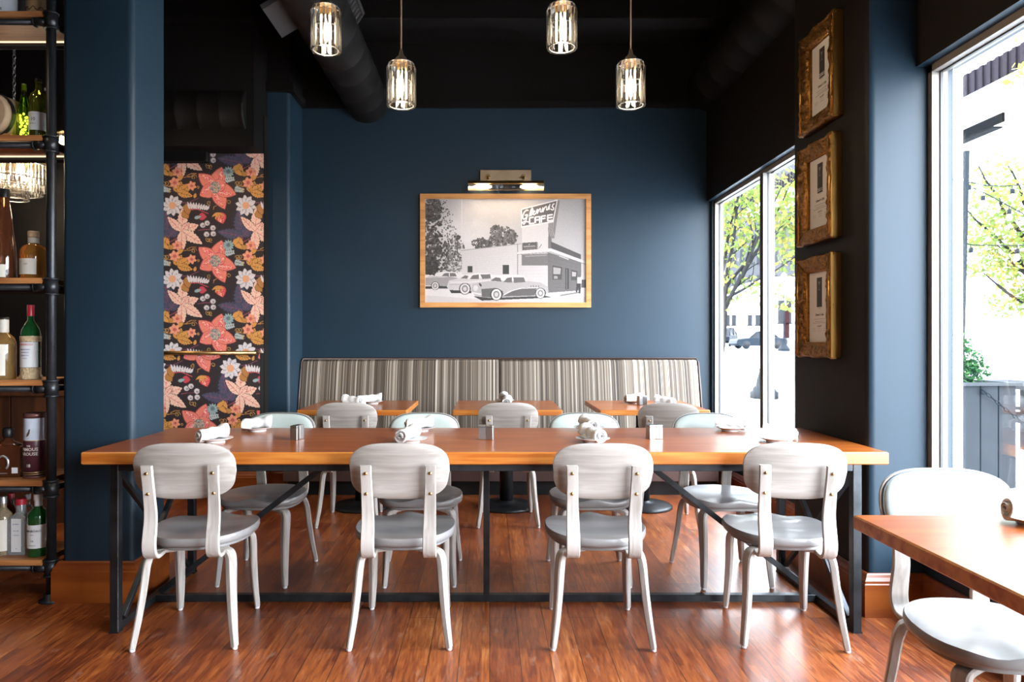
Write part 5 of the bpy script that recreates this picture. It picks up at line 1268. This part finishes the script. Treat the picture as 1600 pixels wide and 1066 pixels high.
# ---- trees
LEAFG = plain('leaf_green', (.042, .060, .013), .7, spec=.05, noise=.3, nscale=3); LEAFY = plain('leaf_yellow', (.075, .066, .015), .7, spec=.05, noise=.3, nscale=3); LEAFC = plain('conifer_green', (.011, .042, .010), .8, spec=.05, noise=.3, nscale=5)
for m_ in (LEAFG, LEAFY):
    nt = m_.node_tree; b = nt.nodes['Principled BSDF']
    ad = nt.nodes.new('ShaderNodeAddShader'); tl = nt.nodes.new('ShaderNodeBsdfTranslucent'); out = nt.nodes['Material Output']
    c = b.inputs['Base Color'].links[0].from_socket; nt.links.new(c, tl.inputs[0]); nt.links.new(b.outputs[0], ad.inputs[0]); nt.links.new(tl.outputs[0], ad.inputs[1]); nt.links.new(ad.outputs[0], out.inputs[0])
BARK = plain('grey_bark', (.012, .011, .0105), .9, spec=.03, noise=.3, nscale=9, bump=.6)
def leaves(name, blobs, n, size, mats, parent, seed, droop=.2):
    rs = np.random.RandomState(seed); w = np.array([b_[3]*b_[4]*b_[5] for b_ in blobs]); w = w/w.sum()
    vs = []; fs = []; ms = []
    which = rs.choice(len(blobs), n, p=w)
    for i in range(n):
        x, y, z, a, b_, c = blobs[which[i]]; d = rs.normal(size=3); d /= np.linalg.norm(d); q = rs.rand()**.42
        p = Vector((x+d[0]*a*q, y+d[1]*b_*q, z+d[2]*c*q)); s_ = size*rs.uniform(.6, 1.25)
        u = Vector(rs.normal(size=3)).normalized(); v = u.cross(Vector(rs.normal(size=3))).normalized()
        o = len(vs); vs += [tuple(p-u*s_*.5), tuple(p+v*s_*.30), tuple(p+u*s_*.55), tuple(p-v*s_*.30)]; fs.append((o, o+1, o+2, o+3)); ms.append(1 if rs.rand() < .35 and len(mats) > 1 else 0)
    me = bpy.data.meshes.new(name); me.from_pydata(vs, [], fs)
    for m_ in mats: me.materials.append(m_)
    me.polygons.foreach_set('material_index', ms); o = bpy.data.objects.new(name, me); COL.objects.link(o); o.parent = parent; return o
def tree(x, y, label, trunk, branches, blobs, n, size, seed, mats):
    rt = thing('street_tree', label, 'tree', (x, y, 0)); g = MB()
    g.tube(trunk[0], trunk[1], 10)
    for path, rr in branches: g.tube(path, rr, 7)
    g.build('trunk', BARK, rt); leaves('foliage', blobs, n, size, mats, rt, seed); return rt
# left tree: branches fan up and to the right
def q(px, py, Y0=18): return (WX(px, Y0)-6.05, 0, WZ(py, Y0))
rs = random.Random(9)
T0 = [q(1122, 606), q(1124, 560), q(1129, 520), q(1131, 490), q(1128, 465), q(1124, 430), q(1122, 380)]
br = []
for st, mid, en, r0 in (((1130, 492), (1150, 450), (1184, 360), .07), ((1131, 482), (1160, 420), (1205, 300), .06), ((1130, 475), (1142, 380), (1150, 270), .06), ((1128, 460), (1165, 400), (1236, 340), .05), ((1129, 470), (1180, 440), (1238, 400), .045), ((1126, 440), (1138, 350), (1172, 260), .05), ((1124, 430), (1110, 350), (1100, 260), .06), ((1146, 455), (1190, 380), (1240, 262), .04), ((1150, 330), (1165, 290), (1175, 250), .03)):
    a, b_, c = q(*st), q(*mid), q(*en); dy = rs.uniform(-.7, .7); pts = []
    for i in range(9):
        t = i/8; pts.append(tuple(((1-t)**2*a[k]+2*t*(1-t)*b_[k]+t*t*c[k])+(dy*t if k == 1 else 0)+rs.uniform(-.02, .02) for k in range(3)))
    br.append((pts, [r0*(1-.75*i/8) for i in range(9)]))
    for j in (3, 5, 7):
        p = pts[j]; e_ = (p[0]+rs.uniform(-.1, .9), p[1]+rs.uniform(-.6, .6), p[2]+rs.uniform(.2, .8)); br.append(([p, tuple((p[k]+e_[k])/2+.03 for k in range(3)), e_], [r0*.35, r0*.25, .008]))
bl = [(.3, 0, 5.2, 1.1, 1.2, 1.0), (1.2, .2, 4.5, 1.2, 1.2, 1.1), (2.0, -.2, 3.6, .9, 1.0, .8), (.0, 0, 3.6, .8, .9, .9), (2.1, .3, 5.0, 1.0, 1.0, 1.1), (.9, .2, 2.6, .9, .7, .35), (1.9, .2, 2.3, .8, .7, .35), (-.9, 0, 4.4, 1.0, 1.0, 1.4), (2.9, 0, 3.9, .8, .8, 1.6), (.2, 0, 2.3, .35, .4, .3)]
tree(6.05, 18, 'street tree with green and yellow leaves behind the left window', (T0, [.13, .11, .10, .09, .085, .07, .04]), br, bl, 3600, .17, 3, [LEAFG, LEAFY])
# right tree
def q2(px, py, Y0=10.0): return (WX(px, Y0)-8.2, 0, WZ(py, Y0))
T1 = [(0.15, 0, 0), (.12, 0, 1.2), (.0, 0, 1.9), (-.1, 0, 2.6), (-.3, .1, 3.4)]
br = []
for st, en in (((.05, 0, 1.5), q2(1535, 430)), ((.0, 0, 1.9), q2(1510, 330)), ((-.1, 0, 2.3), q2(1530, 260)), ((-.1, 0, 2.4), q2(1575, 250)), ((.05, 0, 1.6), q2(1560, 380))):
    pts = [tuple(st[k]+(en[k]-st[k])*t+rs.uniform(-.04, .04) for k in range(3)) for t in [i/7 for i in range(8)]]; br.append((pts, [.045*(1-.8*i/7) for i in range(8)]))
bl = [(q2(1570, 300)[0], .1, q2(1570, 300)[2], .55, .7, .45), (q2(1535, 350)[0], 0, q2(1530, 350)[2], .42, .6, .45), (q2(1540, 400)[0], 0, q2(1540, 400)[2], .42, .6, .3), (q2(1590, 380)[0], 0, q2(1590, 380)[2], .5, .6, .6), (q2(1560, 255)[0], 0, q2(1560, 255)[2], .18, .3, .22), (q2(1590, 470)[0], .1, q2(1590, 470)[2], .4, .4, .35), (q2(1530, 415)[0], 0, q2(1530, 422)[2], .3, .4, .12), (q2(1620, 430)[0], .1, q2(1620, 430)[2], .5, .5, .6)]
tree(8.2, 10, 'small leafy tree with orange tips outside the right window', (T1, [.07, .06, .055, .05, .03]), br, bl, 2600, .085, 5, [LEAFG, LEAFY])
# golden leaves high at the right edge
rt = thing('street_tree', 'golden leaved branch at the upper right photo edge', 'tree', (6.9, 7.6, 0)); g = MB()
g.tube([(.45, 0, 0), (.42, 0, 2.5), (.2, 0, 3.8), (-.6, 0, 4.25)], [.08, .07, .04, .012], 8); g.tube([(.42, 0, 2.5), (.5, 0, 4.6)], [.06, .02], 8); g.build('trunk', BARK, rt)
leaves('foliage', [(-.85, 0, 4.22, .28, .3, .13), (-.45, 0, 4.4, .35, .4, .35), (-.75, 0, 4.65, .2, .3, .15), (.2, 0, 4.6, .6, .6, .5)], 700, .11, [LEAFY, plain('leaf_orange', (.06, .038, .010), .7, spec=.05)], rt, 8)

HUB = plain('grey_hubcap', (.012, .012, .012), .5, spec=.05)
# ---- parked cars
def car(name, label, x, y, z, rz, L_, Wd, Hh, paint, prof, roofprof):
    rt = thing(name, label, 'car', (x, y, z), rz)
    g = MB(); rings = []
    for yy, ins in ((-Wd/2, .06), (-Wd/2+.05, 0), (Wd/2-.05, 0), (Wd/2, .06)):
        c = L_/2; rings.append([((px_*L_-c)*(1-ins/2), yy, max(pz*Hh*(1-ins*.6), .2)) for px_, pz in prof])
    g.loft(rings, True, True, smooth=False); bd = g.build('body', paint, rt)
    g = MB(); rings = []
    for yy, ins in ((-Wd/2+.12, .05), (-Wd/2+.10, 0), (Wd/2-.10, 0), (Wd/2-.12, .05)):
        rings.append([((px_*L_-L_/2), yy*(1-.22*max(0, pz-.62)/.38), pz*Hh) for px_, pz in roofprof])
    g.loft(rings, True, True, smooth=False); g.build('cabin', WIN, rt)
    g = MB(); top = max(p[1] for p in roofprof)*Hh; xs = [p[0] for p in roofprof if p[1]*Hh > top-.02]
    g.box(min(xs)*L_-L_/2-.04, max(xs)*L_-L_/2+.04, -Wd/2*.80, Wd/2*.80, top-.03, top+.03)
    for p, t_ in ((roofprof[0], roofprof[1]), (roofprof[-1], roofprof[-2])):
        for s_ in (-1, 1): g.tube([(p[0]*L_-L_/2, s_*(Wd/2-.1), p[1]*Hh), (t_[0]*L_-L_/2, s_*Wd/2*.80, t_[1]*Hh)], .035, 6)
    mx = (min(xs)+max(xs))/2*L_-L_/2
    for s_ in (-1, 1): g.tube([(mx, s_*(Wd/2-.1), .6*Hh), (mx, s_*Wd/2*.80, top)], .035, 6)
    g.build('roof', paint, rt)
    for fx in (.19, .80):
        for s_ in (-1, 1):
            w = MB(); w.lathe([(.20, -.10), (.31, -.09), (.33, -.05), (.33, .05), (.31, .09), (.20, .10)], (fx*L_-L_/2, s_*(Wd/2-.09), .33), 22, axis='y'); wh = w.build('wheel', WIN, rt)
            w = MB(); w.lathe([(.02, -.115), (.19, -.105), (.20, .105), (.02, .115)], (fx*L_-L_/2, s_*(Wd/2-.09), .33), 16, axis='y'); w.build('hubcap', HUB, wh)
    g = MB()
    for s_ in (-1, 1): g.box(L_/2-.10, L_/2+.0, s_*(Wd/2-.25)-.16, s_*(Wd/2-.25)+.16, .50*Hh, .58*Hh)
    g.build('tail_light', plain('red_lens', (.4, .03, .03), .3) if 'red_lens' not in MATS else MATS['red_lens'], rt)
    return rt
PNTB = plain('blue_grey_car_paint', (.006, .009, .013), .5, spec=.06); PNTD = plain('dark_blue_car_paint', (.0018, .003, .006), .5, spec=.05)
sed = [(0, .30), (.01, .48), (.03, .55), (.28, .64), (.70, .68), (.80, .66), (.97, .62), (1, .50), (1, .26), (.92, .18), (.06, .18)]
sedr = [(.26, .62), (.40, .97), (.46, 1.0), (.64, 1.0), (.70, .97), (.84, .64)]
Yc = 57
car('parked_sedan', 'blue grey sedan parked across the street, seen through the left window', WX(1184, Yc), Yc, gz(Yc), R(3), 4.3, 1.75, 1.42, PNTB, sed, sedr)
suv = [(0, .30), (.01, .52), (.04, .56), (.25, .62), (.95, .62), (1, .55), (1, .26), (.92, .18), (.06, .18)]
suvr = [(.20, .60), (.32, .95), (.38, 1.0), (.90, 1.0), (.94, .95), (1.0, .60)]
car('parked_wagon', 'dark blue wagon parked behind the tree trunk across the street', WX(1131, 66), 66, gz(66), R(60), 4.4, 1.85, 1.75, PNTD, suv, suvr)

# ---- lamp posts
LPM = plain('blue_grey_cast_iron', (.010, .012, .0145), .7, spec=.03)
def lamp_post(x, y, z, s_, label, h):
    rt = thing('street_lamp', label, 'street lamp', (x, y, z)); g = MB()
    g.lathe([(.40*s_, 0), (.40*s_, .22*s_), (.34*s_, .25*s_), (.30*s_, .35*s_), (.24*s_, .40*s_), (.20*s_, .60*s_), (.13*s_, .85*s_), (.15*s_, .88*s_), (.12*s_, .92*s_), (.075*s_, 1.0*s_)], n=16); g.build('base', LPM, rt)
    g = MB(); g.tube([(0, 0, .98*s_), (0, 0, h)], [.06*s_, .045*s_], 12); g.build('pole', LPM, rt)
    g = MB(); g.lathe([(.08, h), (.17, h+.1), (.20, h+.35), (.12, h+.5), (.03, h+.58)], n=14); g.build('lantern', plain('frosted_lantern', (.6, .6, .6), .4) if 'frosted_lantern' not in MATS else MATS['frosted_lantern'], rt)
lamp_post(WX(1194, 14.6), 14.6, -.02, .72, 'cast iron lamp post just behind the window mullion', 4.6)
lamp_post(WX(1225, 50), 50, gz(50), 1.0, 'distant lamp post behind the parked sedan', 5.2)

# ---- planter with conifer, chain, picnic table, string lights
pc = WX(1536, 5.76); PLK = plain('grey_planter_boards', (.020, .0215, .024), .8, spec=.03, noise=.08, nscale=6)
plt = thing('planter', 'tall grey boarded planter outside the right window', 'planter', (pc, 5.9, 0)); ph = WZ(602, 5.76)
g = MB(); n = 3; hw = .225
for i in range(n):
    a = -hw+2*hw*i/n; g.cbox((a+hw/n, -.20, ph/2), (2*hw/n-.008, .03, ph), ch=.003); g.cbox((a+hw/n, .20, ph/2), (2*hw/n-.008, .03, ph), ch=.003)
    g.cbox((-hw+.015, -.20+.065+.133*i, ph/2), (.03, .125, ph), ch=.003); g.cbox((hw-.015, -.20+.065+.133*i, ph/2), (.03, .125, ph), ch=.003)
g.box(-hw+.02, hw-.02, -.18, .18, .02, ph-.08); g.build('boards', PLK, plt)
g = MB(); g.box(-hw-.03, hw+.03, -.245, -.18, ph, ph+.025); g.box(-hw-.03, hw+.03, .18, .245, ph, ph+.025); g.box(-hw-.03, -hw+.04, -.18, .18, ph, ph+.025); g.box(hw-.04, hw+.03, -.18, .18, ph, ph+.025); g.build('rim', plain('planter_rim', (.032, .034, .036), .8, spec=.03), plt)
cf = thing('conifer', 'bright green conifer growing in the grey planter', 'shrub', (pc-.07, 5.9, ph-.07))
g = MB(); g.tube([(0, 0, 0), (0, 0, .5)], [.015, .005], 6); g.build('stem', BARK, cf)
leaves('foliage', [(0, 0, .15, .19, .15, .14), (.01, 0, .28, .15, .13, .12), (-.02, 0, .40, .09, .09, .12), (-.04, 0, .52, .04, .04, .09), (.04, 0, .20, .20, .15, .10)], 1500, .035, [LEAFC, plain('conifer_light', (.022, .065, .016), .8, spec=.05)], cf, 12)
chn = thing('chain', 'dark steel chain hung from the grey planter', 'chain', (WX(1537, 5.66), 5.66, WZ(612, 5.66)))
g = MB(); g.lathe([(.022, -.008), (.026, 0), (.022, .008), (.01, .02)], (0, 0, 0), 16, axis='y'); g.build('hook', MATS['blue_grey_cast_iron'], chn)
g = MB(); n = 30
for i in range(n):
    t = i/(n-1); x = 1.05*t; z = -.62*math.sin(t*PI/2*.9); dx = 1.05; dz = -.62*PI/2*.9*math.cos(t*PI/2*.9); a = math.atan2(dz, dx); pts = []
    for k in range(11):
        u = .026*math.cos(2*PI*k/10); v = .011*math.sin(2*PI*k/10)
        if i % 2: pts.append((x+u*math.cos(a)-v*math.sin(a), -.01, z+u*math.sin(a)+v*math.cos(a)))
        else: pts.append((x+u*math.cos(a), -.01+v, z+u*math.sin(a)))
    g.tube(pts, .0042, 5, cap=False)
g.build('links', plain('chain_steel', (.005, .006, .008), .6, spec=.08), chn)
pt_ = thing('picnic_table', 'grey picnic table with bench behind the planter', 'table', (WX(1640, 7.0), 7.0, 0))
g = MB()
for i in range(5): g.box(-.46+i*.15, -.46+i*.15+.14, -.9, .9, .74, .78)
g.build('top', PLK, pt_)
g = MB(); g.box(-.62, -.34, -.9, .9, .43, .47); g.box(.34, .62, -.9, .9, .43, .47); g.build('bench', PLK, pt_)
for y in (-.7, .7): g = MB(); g.box(-.36, -.27, y-.04, y+.04, 0, .74); g.box(.27, .36, y-.04, y+.04, 0, .74); g.box(-.55, .55, y-.03, y+.03, .36, .43); g.build('trestle', PLK, pt_)
g = MB(); a0, a1 = P(1498, 600, 6.5), P(1505, 236, 6.5)
po = thing('light_pole', 'slim dark post holding the string lights beside the right window', 'post', (a0[0], 6.5, 0))
g = MB(); g.sweep([(0, 0, 0), (a1[0]-a0[0]+.03, 0, a1[2])], (1, 0, 0), [.035, .045], [.04, .04]); g.build('post', LPM, po)
for nm, pts, bulbs in (('upper', [(1507, 283), (1540, 290), (1570, 291), (1640, 286)], [(1514, .95), (1582, .7)]), ('middle', [(1507, 288), (1545, 305), (1600, 335), (1650, 350)], [(1536, .5), (1577, .3)]), ('lower', [(1507, 380), (1520, 383), (1590, 384), (1640, 380)], [(1517, .2), (1589, .2)])):
    Ys = {'upper': 6.6, 'middle': 6.85, 'lower': 6.62}[nm]; st = tag(thing('string_lights', 'string of bulbs outside the right window, the %s strand' % nm, 'string lights', P(pts[0][0], pts[0][1], Ys)))
    o_ = Vector(P(pts[0][0], pts[0][1], Ys)); wp = [Vector(P(a, b_, Ys))-o_ for a, b_ in pts]; g = MB(); g.tube(wp, .005, 6); g.build('cable', LPM, st)
    for bx, _ in bulbs:
        # hang from the cable at this px
        for (xa, ya), (xb, yb) in zip(pts[:-1], pts[1:]):
            if xa <= bx <= xb: by = ya+(yb-ya)*(bx-xa)/(xb-xa)
        c = Vector(P(bx, by, Ys))-o_
        g = MB(); g.tube([c, c+Vector((0, 0, -.03))], .004, 6); g.lathe([(.012, -.03), (.019, -.035), (.019, -.075), (.014, -.08)], tuple(c), 12); so = g.build('socket', LPM, st)
        g = MB(); g.lathe([(.012, -.08), (.024, -.10), (.026, -.12), (.016, -.142), (.002, -.148)], tuple(c), 14); g.build('bulb', plain('milk_bulb', (.8, .8, .78), .2) if 'milk_bulb' not in MATS else MATS['milk_bulb'], so)
